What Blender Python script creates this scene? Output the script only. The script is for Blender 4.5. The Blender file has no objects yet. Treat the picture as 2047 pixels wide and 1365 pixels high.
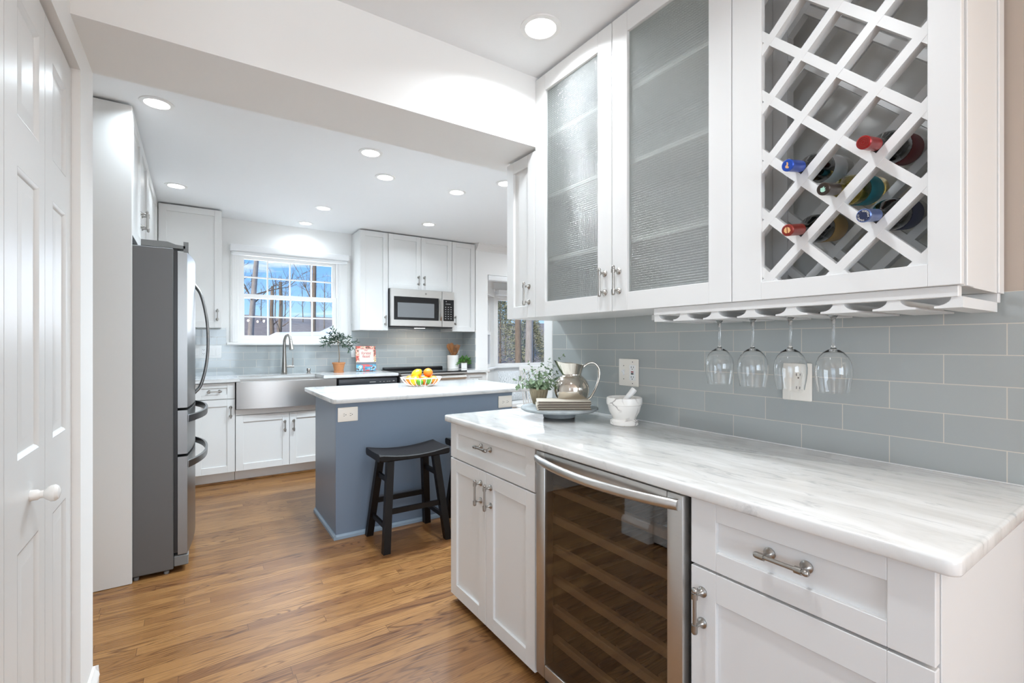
import bpy, bmesh, math, random
from math import sin, cos, pi, radians
from mathutils import Vector, Matrix
random.seed(7)
SC = bpy.context.scene
COL = SC.collection

# ------------------------------------------------------------------ camera, sky, exposure
cam_d = bpy.data.cameras.new('camera'); cam = bpy.data.objects.new('camera', cam_d); COL.objects.link(cam)
cam.location = (0, 0, 1.2); cam.rotation_euler = (pi / 2, 0, -radians(33.79))
cam_d.sensor_width = 36; cam_d.lens = 946 / 2047 * 36; cam_d.shift_y = 4.5 / 2047
cam_d.clip_start = .02; cam_d.clip_end = 400
SC.camera = cam
SC.view_settings.view_transform = 'Standard'; SC.view_settings.look = 'None'
SC.view_settings.gamma = 1; SC.view_settings.use_curve_mapping = False
SC.view_settings.exposure = 0.22
CAN_POWER = 9.0          # each ceiling light
SIDE_POWER = 20.0
DAY_POWER = 96.0         # daylight through the big windows behind the camera
LAMP_POWER = 24.0        # warm dining lamp behind the camera

world = bpy.data.worlds.new('sky'); SC.world = world; world.use_nodes = True
def make_sky():
    nt = world.node_tree; nt.nodes.clear(); N = nt.nodes.new; L = nt.links.new
    out = N('ShaderNodeOutputWorld'); bg = N('ShaderNodeBackground'); tc = N('ShaderNodeTexCoord')
    sep = N('ShaderNodeSeparateXYZ'); L(tc.outputs['Generated'], sep.inputs[0])
    gr = N('ShaderNodeValToRGB'); L(sep.outputs['Z'], gr.inputs[0])
    e = gr.color_ramp.elements
    e[0].position = 0.0; e[0].color = (.62, .78, .96, 1)
    e[1].position = .5; e[1].color = (.10, .30, .80, 1)
    m = e.new(.06); m.color = (.34, .62, .97, 1)
    m = e.new(.16); m.color = (.17, .44, .93, 1)
    mp = N('ShaderNodeMapping'); mp.inputs['Scale'].default_value = (1.3, 1.3, 9); mp.inputs['Rotation'].default_value = (.15, .1, 0)
    L(tc.outputs['Generated'], mp.inputs[0])
    no = N('ShaderNodeTexNoise'); no.inputs['Scale'].default_value = 3.2; no.inputs['Detail'].default_value = 7; no.inputs['Roughness'].default_value = .55
    L(mp.outputs[0], no.inputs['Vector'])
    cr = N('ShaderNodeValToRGB'); cr.color_ramp.elements[0].position = .56; cr.color_ramp.elements[1].position = .72
    L(no.outputs[0], cr.inputs[0])
    mx = N('ShaderNodeMixRGB'); mx.inputs[2].default_value = (.95, .96, 1, 1)
    L(cr.outputs[0], mx.inputs[0]); L(gr.outputs[0], mx.inputs[1]); L(mx.outputs[0], bg.inputs[0])
    bg.inputs[1].default_value = 1.15; L(bg.outputs[0], out.inputs[0])
make_sky()

def area_light(name, loc, rot, sx, sy, power, col, portal=False, spread=pi):
    d = bpy.data.lights.new(name, 'AREA'); d.shape = 'RECTANGLE'; d.size = sx; d.size_y = sy
    d.energy = power; d.color = col; d.spread = spread
    if portal: d.cycles.is_portal = True
    o = bpy.data.objects.new(name, d); COL.objects.link(o); o.location = loc; o.rotation_euler = rot
    return o
# daylight that comes in through the windows of the dining room (behind the camera) and of the bay, plus an added nook fill
area_light('dining_window_daylight', (-.5, -4.5, 1.4), (pi / 2, 0, 0), 2.8, 1.7, DAY_POWER, (.82, .912, 1.0))
area_light('side_window_daylight', (-3.35, -1.25, 1.35), (0, -pi / 2, 0), 1.6, 2.2, SIDE_POWER, (.80, .905, 1.0))
area_light('bay_window_daylight', (4.01, 5.75, 1.4), (pi / 2, 0, pi), 1.05, .85, 5, (.88, .94, 1.0))
area_light('nook_fill_light', (3.9, 4.0, 2.38), (0, 0, 0), .5, .5, 26, (.86, .94, 1.0))  # bare lamp without a fixture, added to brighten the nook and kitchen
area_light('kitchen_window_daylight', (.81, 5.55, 1.65), (pi / 2, 0, pi), .9, .7, 10, (.86, .93, 1.0))
sun_d = bpy.data.lights.new('winter_sun', 'SUN'); sun_d.energy = 3.4; sun_d.color = (1, .90, .76); sun_d.angle = radians(1.5)
sun_o = bpy.data.objects.new('winter_sun', sun_d); COL.objects.link(sun_o); sun_o.rotation_euler = (radians(58), 0, radians(-62))
for k in range(4):
    chd = bpy.data.lights.new('candle_bulb', 'POINT'); chd.energy = LAMP_POWER / 4; chd.color = (1.0, .76, .52); chd.shadow_soft_size = .022
    cho = bpy.data.objects.new('candle_bulb', chd); COL.objects.link(cho); cho.location = (1.1 + .24 * cos(pi / 2 * k + .5), -1.7 + .24 * sin(pi / 2 * k + .5), 1.72)
SC.cycles.max_bounces = 14; SC.cycles.diffuse_bounces = 7; SC.cycles.transparent_max_bounces = 16

# ------------------------------------------------------------------ materials
def srgb(r, g, b):
    f = lambda c: (c / 255 / 12.92) if c / 255 <= .04045 else ((c / 255 + .055) / 1.055) ** 2.4
    return (f(r), f(g), f(b), 1)
MATS = {}
def base_mat(name):
    m = bpy.data.materials.new(name); m.use_nodes = True; MATS[name] = m
    return m, m.node_tree, m.node_tree.nodes['Principled BSDF']
def pbr(name, col, rough=.5, metal=0, spec=.5, bump=0, bscale=60, stretch=(1, 1, 1), var=0, coat=0, emit=None, estr=0):
    """plain procedural material: a base colour with faint noise in colour, roughness and height"""
    m, nt, p = base_mat(name); N = nt.nodes.new; L = nt.links.new
    p.inputs['Base Color'].default_value = col; p.inputs['Roughness'].default_value = rough
    p.inputs['Metallic'].default_value = metal; p.inputs['Specular IOR Level'].default_value = spec
    p.inputs['Coat Weight'].default_value = coat
    if emit: p.inputs['Emission Color'].default_value = emit; p.inputs['Emission Strength'].default_value = estr
    if bump or var:
        tc = N('ShaderNodeTexCoord'); mp = N('ShaderNodeMapping'); mp.inputs['Scale'].default_value = stretch
        no = N('ShaderNodeTexNoise'); no.inputs['Scale'].default_value = bscale; no.inputs['Detail'].default_value = 4
        L(tc.outputs['Object'], mp.inputs[0]); L(mp.outputs[0], no.inputs['Vector'])
        if bump:
            b = N('ShaderNodeBump'); b.inputs['Strength'].default_value = bump; b.inputs['Distance'].default_value = .002
            L(no.outputs[0], b.inputs['Height']); L(b.outputs[0], p.inputs['Normal'])
        if var:
            mx = N('ShaderNodeMixRGB'); mx.inputs[1].default_value = tuple(c * (1 - var) for c in col[:3]) + (1,)
            mx.inputs[2].default_value = tuple(min(1, c * (1 + var)) for c in col[:3]) + (1,)
            L(no.outputs[0], mx.inputs[0]); L(mx.outputs[0], p.inputs['Base Color'])
    return m

wall_white = pbr('wall_paint', (.84, .84, .83, 1), .75, bump=.04, bscale=180)
ceil_white = pbr('ceiling_paint', (.86, .87, .88, 1), .9, bump=.04, bscale=160)
wall_beige = pbr('beige_wall_paint', srgb(184, 170, 158), .75, bump=.04, bscale=180)
trim_white = pbr('trim_paint', (.83, .83, .82, 1), .32, bump=.02, bscale=40)
door_white = pbr('door_paint', (.69, .69, .682, 1), .34, bump=.10, bscale=26)
cab_white = pbr('cabinet_paint', (.735, .735, .725, 1), .36, bump=.015, bscale=90)
gap_dark = pbr('shadow_gap', (.10, .095, .09, 1), .8)
isl_blue = pbr('island_paint', srgb(116, 131, 149), .34, bump=.02, bscale=70)
isl_trim = pbr('island_trim_paint', srgb(146, 164, 180), .35)
steel = pbr('brushed_steel', (.56, .545, .525, 1), .34, 1, bump=.05, bscale=30, stretch=(1, 1, 40), var=.07)
micro_steel = pbr('microwave_steel', (.74, .725, .70, 1), .36, 1, bump=.05, bscale=30, stretch=(1, 1, 40), var=.05)
steel_v = pbr('brushed_steel_sheet', (.27, .27, .268, 1), .32, 1, bump=.05, bscale=30, stretch=(40, 40, 1), var=.06)
fridge_side = pbr('dark_grey_steel', srgb(104, 104, 104), .45, .3, bump=.10, bscale=400)
fridge_trim = pbr('grey_plastic', srgb(122, 123, 123), .45)
nickel = pbr('brushed_nickel', (.40, .385, .36, 1), .28, 1)
chrome = pbr('polished_pewter', (.66, .61, .54, 1), .09, 1, bump=.08, bscale=14)
black_gl = pbr('black_glass', (.006, .006, .007, 1), .06, spec=.6)
black_pl = pbr('black_plastic', (.012, .012, .013, 1), .35)
dish_black = pbr('black_panel', srgb(52, 54, 58), .3)
mark_grey = pbr('printed_grey', srgb(170, 170, 168), .5)
micro_glass = pbr('microwave_window', srgb(118, 120, 122), .22)
stool_wood = pbr('espresso_wood', (.006, .004, .0035, 1), .42, spec=.25, bump=.05, bscale=12, stretch=(6, 6, 1), var=.4)
plate_ivory = pbr('ivory_plastic', srgb(240, 235, 226), .35)
plate_white = pbr('white_plastic', srgb(238, 239, 239), .35)
slot_dark = pbr('socket_slots', (.03, .027, .025, 1), .6)
red_pl = pbr('red_button', srgb(150, 40, 50), .4)
slate = pbr('slate_stone', srgb(150, 156, 158), .55, bump=.3, bscale=30, var=.25)
marble_pot = None
terra = pbr('terracotta', srgb(184, 126, 82), .75, bump=.1, bscale=50, var=.12)
soil = pbr('soil', (.03, .02, .014, 1), .95, bump=.8, bscale=80)
bark = pbr('bark', srgb(132, 116, 98), .9, bump=1, bscale=9, stretch=(4, 4, .5), var=.55)
bark_pale = pbr('pale_bark', srgb(164, 156, 146), .9, bump=1, bscale=9, stretch=(4, 4, .5), var=.5)
twig = pbr('twig_bark', srgb(128, 110, 94), .9)
snow = pbr('snow', (.86, .90, .96, 1), .6, bump=.2, bscale=3)
pot_stone = pbr('fluted_stone', srgb(150, 138, 112), .6, var=.2, bscale=20)
leaf_sage = pbr('sage_leaf', srgb(128, 150, 118), .5, var=.35, bscale=25)
leaf_dark = pbr('dark_leaf', srgb(62, 86, 70), .45, var=.3, bscale=25)
leaf_herb = pbr('herb_leaf', srgb(72, 128, 44), .5, var=.4, bscale=30)
stem_green = pbr('green_stem', srgb(96, 98, 66), .6)
lemon_m = pbr('lemon_peel', srgb(232, 168, 12), .35, bump=.25, bscale=160)
orange_m = pbr('orange_peel', srgb(228, 122, 30), .38, bump=.3, bscale=160)
lime_m = pbr('lime_peel', srgb(82, 138, 32), .35, bump=.25, bscale=160)
white_wire = pbr('white_wire', (.82, .82, .82, 1), .4)
ceramic = pbr('white_ceramic', (.82, .81, .79, 1), .22)
spoon_wood = pbr('olive_wood', srgb(142, 92, 48), .5, bump=.05, bscale=10, stretch=(5, 5, 1), var=.3)
paper_cream = pbr('cream_cover', srgb(192, 184, 170), .7, var=.04, bscale=60)
paper_dark = pbr('brown_pages', srgb(58, 44, 34), .85)
cork_in = pbr('shelf_wood', srgb(236, 208, 174), .5, bump=.05, bscale=16, stretch=(1, 6, 1), var=.12)
dark_cavity = pbr('cooler_lining', (.03, .028, .026, 1), .5)
shade_white = pbr('shade_fabric', (.84, .85, .86, 1), .6)
gravel_m = pbr('forest_floor', srgb(126, 118, 84), .95, bump=.6, bscale=.8, var=.35)
woods_m = pbr('wooded_slope', srgb(150, 138, 126), 1, bump=.8, bscale=1.6, stretch=(1, 1, .25), var=.35)
evergreen_m = pbr('evergreen', srgb(158, 158, 128), .8, var=.4, bscale=8)
rack_grey = pbr('rack_back_panel', srgb(238, 237, 234), .5, var=.03, bscale=5)
bottle_black = pbr('dark_bottle_glass', (.008, .008, .007, 1), .05, spec=.7, coat=.5)
foil_red = pbr('red_foil', srgb(150, 26, 28), .3, .3)
foil_blue = pbr('blue_foil', srgb(34, 76, 176), .3, .3)
foil_dark = pbr('black_screwcap', srgb(58, 48, 42), .35, .4)
foil_navy = pbr('navy_foil', srgb(38, 46, 78), .35, .2)
foil_steel = pbr('blue_grey_foil', srgb(96, 116, 168), .28, .6)
foil_brick = pbr('brick_foil', srgb(134, 44, 34), .35, .3)
ink_white = pbr('white_print', srgb(232, 230, 224), .5)
ink_gold = pbr('gold_print', srgb(226, 176, 120), .4)
ink_mint = pbr('mint_print', srgb(170, 214, 196), .5)
label_white = pbr('white_label', srgb(226, 228, 230), .6)
label_teal = pbr('teal_label', srgb(66, 160, 172), .6)
label_navy = pbr('navy_label', srgb(70, 74, 100), .6)
label_maroon = pbr('maroon_label', srgb(112, 44, 44), .6)
label_tan = pbr('tan_label', srgb(176, 146, 96), .6)

def lamp_mat():
    m, nt, p = base_mat('lamp_lens')
    p.inputs['Base Color'].default_value = (.9, .9, .9, 1)
    p.inputs['Emission Color'].default_value = (1, .98, .95, 1); p.inputs['Emission Strength'].default_value = 9
    return m
lens_m = lamp_mat()

def marble(name, base, vein, warm, scale=1.0, rough=.12, dark=.5, stretch=(1.4, .5, 1)):
    m, nt, p = base_mat(name); N = nt.nodes.new; L = nt.links.new
    tc = N('ShaderNodeTexCoord'); mp = N('ShaderNodeMapping'); mp.inputs['Scale'].default_value = [s * scale for s in stretch]
    mp.inputs['Rotation'].default_value = (0, 0, .18)
    L(tc.outputs['Object'], mp.inputs[0])
    n1 = N('ShaderNodeTexNoise'); n1.inputs['Scale'].default_value = 3.2; n1.inputs['Detail'].default_value = 9; n1.inputs['Roughness'].default_value = .62; n1.inputs['Distortion'].default_value = .8
    L(mp.outputs[0], n1.inputs['Vector'])
    r1 = N('ShaderNodeValToRGB'); r1.color_ramp.elements[0].position = .36; r1.color_ramp.elements[1].position = .66
    r1.color_ramp.elements[0].color = warm; r1.color_ramp.elements[1].color = base
    L(n1.outputs[0], r1.inputs[0])
    n2 = N('ShaderNodeTexNoise'); n2.inputs['Scale'].default_value = 6.5; n2.inputs['Detail'].default_value = 10; n2.inputs['Roughness'].default_value = .7; n2.inputs['Distortion'].default_value = 1.2
    L(mp.outputs[0], n2.inputs['Vector'])
    r2 = N('ShaderNodeValToRGB'); r2.color_ramp.elements[0].position = .54; r2.color_ramp.elements[1].position = .76
    r2.color_ramp.elements[0].color = (0, 0, 0, 1); r2.color_ramp.elements[1].color = (dark, dark, dark, 1)
    L(n2.outputs[0], r2.inputs[0])
    mx = N('ShaderNodeMixRGB'); mx.inputs[2].default_value = vein
    L(r2.outputs[0], mx.inputs[0]); L(r1.outputs[0], mx.inputs[1]); L(mx.outputs[0], p.inputs['Base Color'])
    p.inputs['Roughness'].default_value = rough; p.inputs['Specular IOR Level'].default_value = .5
    return m
counter_m = marble('marble_counter', (.77, .77, .755, 1), (.30, .31, .32, 1), (.60, .59, .565, 1), 1.25, .10, .9, (2.6, .62, 1))
counter_x = marble('marble_counter_kitchen', (.78, .785, .78, 1), (.30, .31, .32, 1), (.60, .60, .59, 1), 1.0, .10, .6, (.62, 2.2, 1))
def vein_marble():
    m, nt, p = base_mat('veined_marble'); N = nt.nodes.new; L = nt.links.new
    tc = N('ShaderNodeTexCoord'); no = N('ShaderNodeTexNoise'); no.inputs['Scale'].default_value = 9; no.inputs['Detail'].default_value = 3
    L(tc.outputs['Object'], no.inputs['Vector'])
    add = N('ShaderNodeMixRGB'); add.inputs[0].default_value = .12
    L(tc.outputs['Object'], add.inputs[1]); L(no.outputs['Color'], add.inputs[2])
    vo = N('ShaderNodeTexVoronoi'); vo.feature = 'DISTANCE_TO_EDGE'; vo.inputs['Scale'].default_value = 15
    L(add.outputs[0], vo.inputs['Vector'])
    r = N('ShaderNodeValToRGB'); r.color_ramp.elements[0].position = .0; r.color_ramp.elements[1].position = .055
    r.color_ramp.elements[0].color = (.26, .23, .22, 1); r.color_ramp.elements[1].color = (.80, .77, .73, 1)
    L(vo.outputs[0], r.inputs[0])
    n2 = N('ShaderNodeTexNoise'); n2.inputs['Scale'].default_value = 14
    L(tc.outputs['Object'], n2.inputs['Vector'])
    r2 = N('ShaderNodeValToRGB'); r2.color_ramp.elements[0].position = .45; r2.color_ramp.elements[1].position = .6
    L(n2.outputs[0], r2.inputs[0])
    mx = N('ShaderNodeMixRGB'); mx.inputs[1].default_value = (.80, .77, .73, 1)
    L(r2.outputs[0], mx.inputs[0]); L(r.outputs[0], mx.inputs[2]); L(mx.outputs[0], p.inputs['Base Color'])
    p.inputs['Roughness'].default_value = .25
    return m
marble_pot = vein_marble()

def wood_floor():
    m, nt, p = base_mat('oak_floor'); N = nt.nodes.new; L = nt.links.new
    tc = N('ShaderNodeTexCoord')
    def mth(op, a, b=None, c=None):
        k = N('ShaderNodeMath'); k.operation = op
        for i, v in enumerate((a, b, c)):
            if v is None: continue
            if isinstance(v, (int, float)): k.inputs[i].default_value = v
            else: L(v, k.inputs[i])
        return k.outputs[0]
    BW, BL = .0565, 1.25
    sp = N('ShaderNodeSeparateXYZ'); L(tc.outputs['Object'], sp.inputs[0])
    yr = mth('DIVIDE', sp.outputs['Y'], BW); row = mth('FLOOR', yr); fy = mth('FRACT', yr)
    wn = N('ShaderNodeTexWhiteNoise'); wn.noise_dimensions = '1D'; L(row, wn.inputs['W'])
    xr = mth('DIVIDE', mth('MULTIPLY_ADD', wn.outputs['Value'], 7.3, sp.outputs['X']), BL); col = mth('FLOOR', xr); fx = mth('FRACT', xr)
    cv = N('ShaderNodeCombineXYZ'); L(row, cv.inputs[0]); L(col, cv.inputs[1])
    wb = N('ShaderNodeTexWhiteNoise'); wb.noise_dimensions = '3D'; L(cv.outputs[0], wb.inputs['Vector'])
    ey = mth('MULTIPLY', mth('MINIMUM', fy, mth('SUBTRACT', 1, fy)), BW); ex = mth('MULTIPLY', mth('MINIMUM', fx, mth('SUBTRACT', 1, fx)), BL)
    seam = mth('LESS_THAN', mth('MINIMUM', ey, ex), .0007)
    class BR: outputs = {'Color': wb.outputs['Color'], 'Fac': seam, 'Value': wb.outputs['Value']}
    br = BR
    # the same boards shift the grain pattern, so that grain breaks at every joint
    off = N('ShaderNodeVectorMath'); off.operation = 'MULTIPLY'; off.inputs[1].default_value = (17, 9, 5)
    L(br.outputs['Color'], off.inputs[0])
    ad = N('ShaderNodeVectorMath'); ad.operation = 'ADD'; L(tc.outputs['Object'], ad.inputs[0]); L(off.outputs[0], ad.inputs[1])
    mp = N('ShaderNodeMapping'); mp.inputs['Scale'].default_value = (.8, 8.5, 1); L(ad.outputs[0], mp.inputs[0])
    g = N('ShaderNodeTexNoise'); g.inputs['Scale'].default_value = 1.7; g.inputs['Detail'].default_value = .8; g.inputs['Distortion'].default_value = .35
    L(mp.outputs[0], g.inputs['Vector'])
    # cathedral rings: bands of the noise height field
    mu = N('ShaderNodeMath'); mu.operation = 'MULTIPLY'; mu.inputs[1].default_value = 34; L(g.outputs[0], mu.inputs[0])
    fr = N('ShaderNodeMath'); fr.operation = 'PINGPONG'; fr.inputs[1].default_value = 1; L(mu.outputs[0], fr.inputs[0])
    rr = N('ShaderNodeValToRGB'); rr.color_ramp.elements[0].position = .0; rr.color_ramp.elements[1].position = .50
    rr.color_ramp.elements[0].color = (1, 1, 1, 1); rr.color_ramp.elements[1].color = (0, 0, 0, 1)
    L(fr.outputs[0], rr.inputs[0])
    mp2 = N('ShaderNodeMapping'); mp2.inputs['Scale'].default_value = (4, 130, 1); L(ad.outputs[0], mp2.inputs[0])
    f = N('ShaderNodeTexNoise'); f.inputs['Scale'].default_value = 2.2; f.inputs['Detail'].default_value = 3; L(mp2.outputs[0], f.inputs['Vector'])
    # where cathedral grain shows, and where the board is plain
    mk = N('ShaderNodeTexNoise'); mk.inputs['Scale'].default_value = 1.1; L(ad.outputs[0], mk.inputs['Vector'])
    mkr = N('ShaderNodeValToRGB'); mkr.color_ramp.elements[0].position = .34; mkr.color_ramp.elements[1].position = .56; L(mk.outputs[0], mkr.inputs[0])
    c1 = N('ShaderNodeValToRGB'); e = c1.color_ramp.elements
    e[0].position = 0; e[0].color = srgb(126, 86, 50); e[1].position = 1; e[1].color = srgb(158, 116, 70)
    k = e.new(.5); k.color = srgb(143, 102, 59)
    L(br.outputs['Value'], c1.inputs[0])
    m1 = N('ShaderNodeMixRGB'); m1.blend_type = 'MULTIPLY'; m1.inputs[2].default_value = (.34, .25, .19, 1)
    ms = N('ShaderNodeMath'); ms.operation = 'MULTIPLY'; L(rr.outputs[0], ms.inputs[0]); L(mkr.outputs[0], ms.inputs[1])
    ms2 = N('ShaderNodeMath'); ms2.operation = 'MULTIPLY'; ms2.inputs[1].default_value = .9; L(ms.outputs[0], ms2.inputs[0])
    L(ms2.outputs[0], m1.inputs[0]); L(c1.outputs[0], m1.inputs[1])
    m2 = N('ShaderNodeMixRGB'); m2.blend_type = 'MULTIPLY'; m2.inputs[2].default_value = (.52, .41, .33, 1)
    fr2 = N('ShaderNodeValToRGB'); fr2.color_ramp.elements[0].position = .50; fr2.color_ramp.elements[1].position = .80; L(f.outputs[0], fr2.inputs[0])
    L(fr2.outputs[0], m2.inputs[0]); L(m1.outputs[0], m2.inputs[1])
    m3 = N('ShaderNodeMixRGB'); m3.inputs[2].default_value = srgb(78, 48, 26); L(br.outputs['Fac'], m3.inputs[0]); L(m2.outputs[0], m3.inputs[1])
    L(m3.outputs[0], p.inputs['Base Color'])
    p.inputs['Roughness'].default_value = .32; p.inputs['Specular IOR Level'].default_value = .45
    b = N('ShaderNodeBump'); b.inputs['Strength'].default_value = .12; b.inputs['Distance'].default_value = .0015
    L(ms2.outputs[0], b.inputs['Height']); L(b.outputs[0], p.inputs['Normal'])
    return m
floor_m = wood_floor()

def tile_mat(name, axis, w, h, ox, oz, tint=(1, 1, 1)):
    """glass subway tile in running bond; axis: the horizontal world axis the rows run along"""
    m, nt, p = base_mat(name); N = nt.nodes.new; L = nt.links.new
    g = N('ShaderNodeNewGeometry'); sp = N('ShaderNodeSeparateXYZ'); L(g.outputs['Position'], sp.inputs[0])
    cb = N('ShaderNodeCombineXYZ')
    a = N('ShaderNodeMath'); a.operation = 'ADD'; a.inputs[1].default_value = -ox; L(sp.outputs[axis], a.inputs[0])
    z = N('ShaderNodeMath'); z.operation = 'ADD'; z.inputs[1].default_value = -oz; L(sp.outputs['Z'], z.inputs[0])
    L(a.outputs[0], cb.inputs[0]); L(z.outputs[0], cb.inputs[1])
    br = N('ShaderNodeTexBrick'); br.offset = .5; br.offset_frequency = 2
    br.inputs['Scale'].default_value = 1; br.inputs['Brick Width'].default_value = w; br.inputs['Row Height'].default_value = h
    br.inputs['Mortar Size'].default_value = .0011; br.inputs['Mortar Smooth'].default_value = .1
    base = srgb(163, 168, 168)
    br.inputs['Color1'].default_value = tuple(base[i] * tint[i] * .94 for i in range(3)) + (1,)
    br.inputs['Color2'].default_value = tuple(base[i] * tint[i] * 1.06 for i in range(3)) + (1,)
    br.inputs['Mortar'].default_value = srgb(206, 200, 188)
    L(cb.outputs[0], br.inputs['Vector']); L(br.outputs['Color'], p.inputs['Base Color'])
    ro = N('ShaderNodeMapRange'); ro.inputs['To Min'].default_value = .09; ro.inputs['To Max'].default_value = .7
    L(br.outputs['Fac'], ro.inputs[0]); L(ro.outputs[0], p.inputs['Roughness'])
    inv = N('ShaderNodeMath'); inv.operation = 'SUBTRACT'; inv.inputs[0].default_value = 1; L(br.outputs['Fac'], inv.inputs[1])
    no = N('ShaderNodeTexNoise'); no.inputs['Scale'].default_value = 11; L(cb.outputs[0], no.inputs['Vector'])
    nm = N('ShaderNodeMath'); nm.operation = 'MULTIPLY_ADD'; nm.inputs[1].default_value = .25; L(no.outputs[0], nm.inputs[0]); L(inv.outputs[0], nm.inputs[2])
    b = N('ShaderNodeBump'); b.inputs['Strength'].default_value = .35; b.inputs['Distance'].default_value = .0015
    L(nm.outputs[0], b.inputs['Height']); L(b.outputs[0], p.inputs['Normal'])
    p.inputs['Coat Weight'].default_value = .3; p.inputs['Coat Roughness'].default_value = .04
    return m
TW, TH = .2327, .0770
tile_bar = tile_mat('bar_glass_tile', 'Y', TW, TH, .4006 - TW * 3, .8640 - TH * 2, (1.06, 1.055, 1.04))
tile_kit = tile_mat('kitchen_glass_tile', 'X', .2205, .0735, .2785 - .2205 * 4, .8965 - .0735 * 2, (.97, 1.0, 1.03))
tile_ret = tile_mat('return_glass_tile', 'Y', .2205, .0735, 5.28, .8965 - .0735 * 2, (.97, 1.0, 1.03))

def thin_glass(name, tint=(1, 1, 1, 1), f0=.04, rough=0.0):
    """flat pane: see-through with a mirror layer that strengthens towards grazing views (Schlick)"""
    m = bpy.data.materials.new(name); m.use_nodes = True; nt = m.node_tree; nt.nodes.clear(); N = nt.nodes.new; L = nt.links.new
    o = N('ShaderNodeOutputMaterial'); mx = N('ShaderNodeMixShader'); t = N('ShaderNodeBsdfTransparent'); g = N('ShaderNodeBsdfGlossy'); lw = N('ShaderNodeLayerWeight')
    lw.inputs['Blend'].default_value = .5
    p = N('ShaderNodeMath'); p.operation = 'POWER'; p.inputs[1].default_value = 5; L(lw.outputs['Facing'], p.inputs[0])
    q = N('ShaderNodeMath'); q.operation = 'MULTIPLY_ADD'; q.inputs[1].default_value = 1 - f0; q.inputs[2].default_value = f0; L(p.outputs[0], q.inputs[0])
    t.inputs[0].default_value = tint; g.inputs['Roughness'].default_value = rough
    L(q.outputs[0], mx.inputs[0]); L(t.outputs[0], mx.inputs[1]); L(g.outputs[0], mx.inputs[2]); L(mx.outputs[0], o.inputs[0])
    return m
pane_m = thin_glass('window_glass')
cooler_glass = thin_glass('smoked_glass', (.58, .545, .51, 1), .11)
def clear_glass(name, col=(1, 1, 1, 1), ior=1.45, rough=0):
    m, nt, p = base_mat(name)
    p.inputs['Base Color'].default_value = col; p.inputs['Transmission Weight'].default_value = 1
    p.inputs['Roughness'].default_value = rough; p.inputs['IOR'].default_value = ior
    return m
stem_glass = clear_glass('clear_crystal', (.985, .99, .99, 1))
gold_glass = clear_glass('golden_wine_glass', (.80, .62, .14, 1), 1.4)
def reeded_glass():
    m = bpy.data.materials.new('textured_cabinet_glass'); m.use_nodes = True; nt = m.node_tree; nt.nodes.clear(); N = nt.nodes.new; L = nt.links.new
    o = N('ShaderNodeOutputMaterial'); tc = N('ShaderNodeTexCoord'); sp = N('ShaderNodeSeparateXYZ'); L(tc.outputs['Object'], sp.inputs[0])
    def wave(s):
        a = N('ShaderNodeMath'); a.operation = 'MULTIPLY'; a.inputs[1].default_value = 2 * pi / .0085; L(sp.outputs[s], a.inputs[0])
        b = N('ShaderNodeMath'); b.operation = 'SINE'; L(a.outputs[0], b.inputs[0]); return b
    w1, w2 = wave('Y'), wave('Z')
    mu = N('ShaderNodeMath'); mu.operation = 'ADD'; L(w1.outputs[0], mu.inputs[0]); L(w2.outputs[0], mu.inputs[1])
    b = N('ShaderNodeBump'); b.inputs['Strength'].default_value = .9; b.inputs['Distance'].default_value = .0012; L(mu.outputs[0], b.inputs['Height'])
    t = N('ShaderNodeBsdfTransparent'); t.inputs[0].default_value = (.90, .92, .91, 1)
    r = N('ShaderNodeBsdfRefraction'); r.inputs['Roughness'].default_value = .22; r.inputs['IOR'].default_value = 1.06; r.inputs[0].default_value = (.92, .94, .93, 1)
    g = N('ShaderNodeBsdfGlossy'); g.inputs['Roughness'].default_value = .20
    df = N('ShaderNodeBsdfDiffuse'); df.inputs[0].default_value = (.82, .85, .84, 1)
    tl = N('ShaderNodeBsdfTranslucent'); tl.inputs[0].default_value = (.8, .83, .82, 1)
    L(b.outputs[0], r.inputs['Normal']); L(b.outputs[0], g.inputs['Normal'])
    m1 = N('ShaderNodeMixShader'); m1.inputs[0].default_value = .62; L(t.outputs[0], m1.inputs[1]); L(r.outputs[0], m1.inputs[2])
    m3 = N('ShaderNodeMixShader'); m3.inputs[0].default_value = .12; L(m1.outputs[0], m3.inputs[1]); L(tl.outputs[0], m3.inputs[2])
    m4 = N('ShaderNodeMixShader'); m4.inputs[0].default_value = .09; L(m3.outputs[0], m4.inputs[1]); L(df.outputs[0], m4.inputs[2]); m3 = m4
    m2 = N('ShaderNodeMixShader'); m2.inputs[0].default_value = .09; L(m3.outputs[0], m2.inputs[1]); L(g.outputs[0], m2.inputs[2])
    L(m2.outputs[0], o.inputs[0]); return m
cab_glass = reeded_glass()

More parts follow.
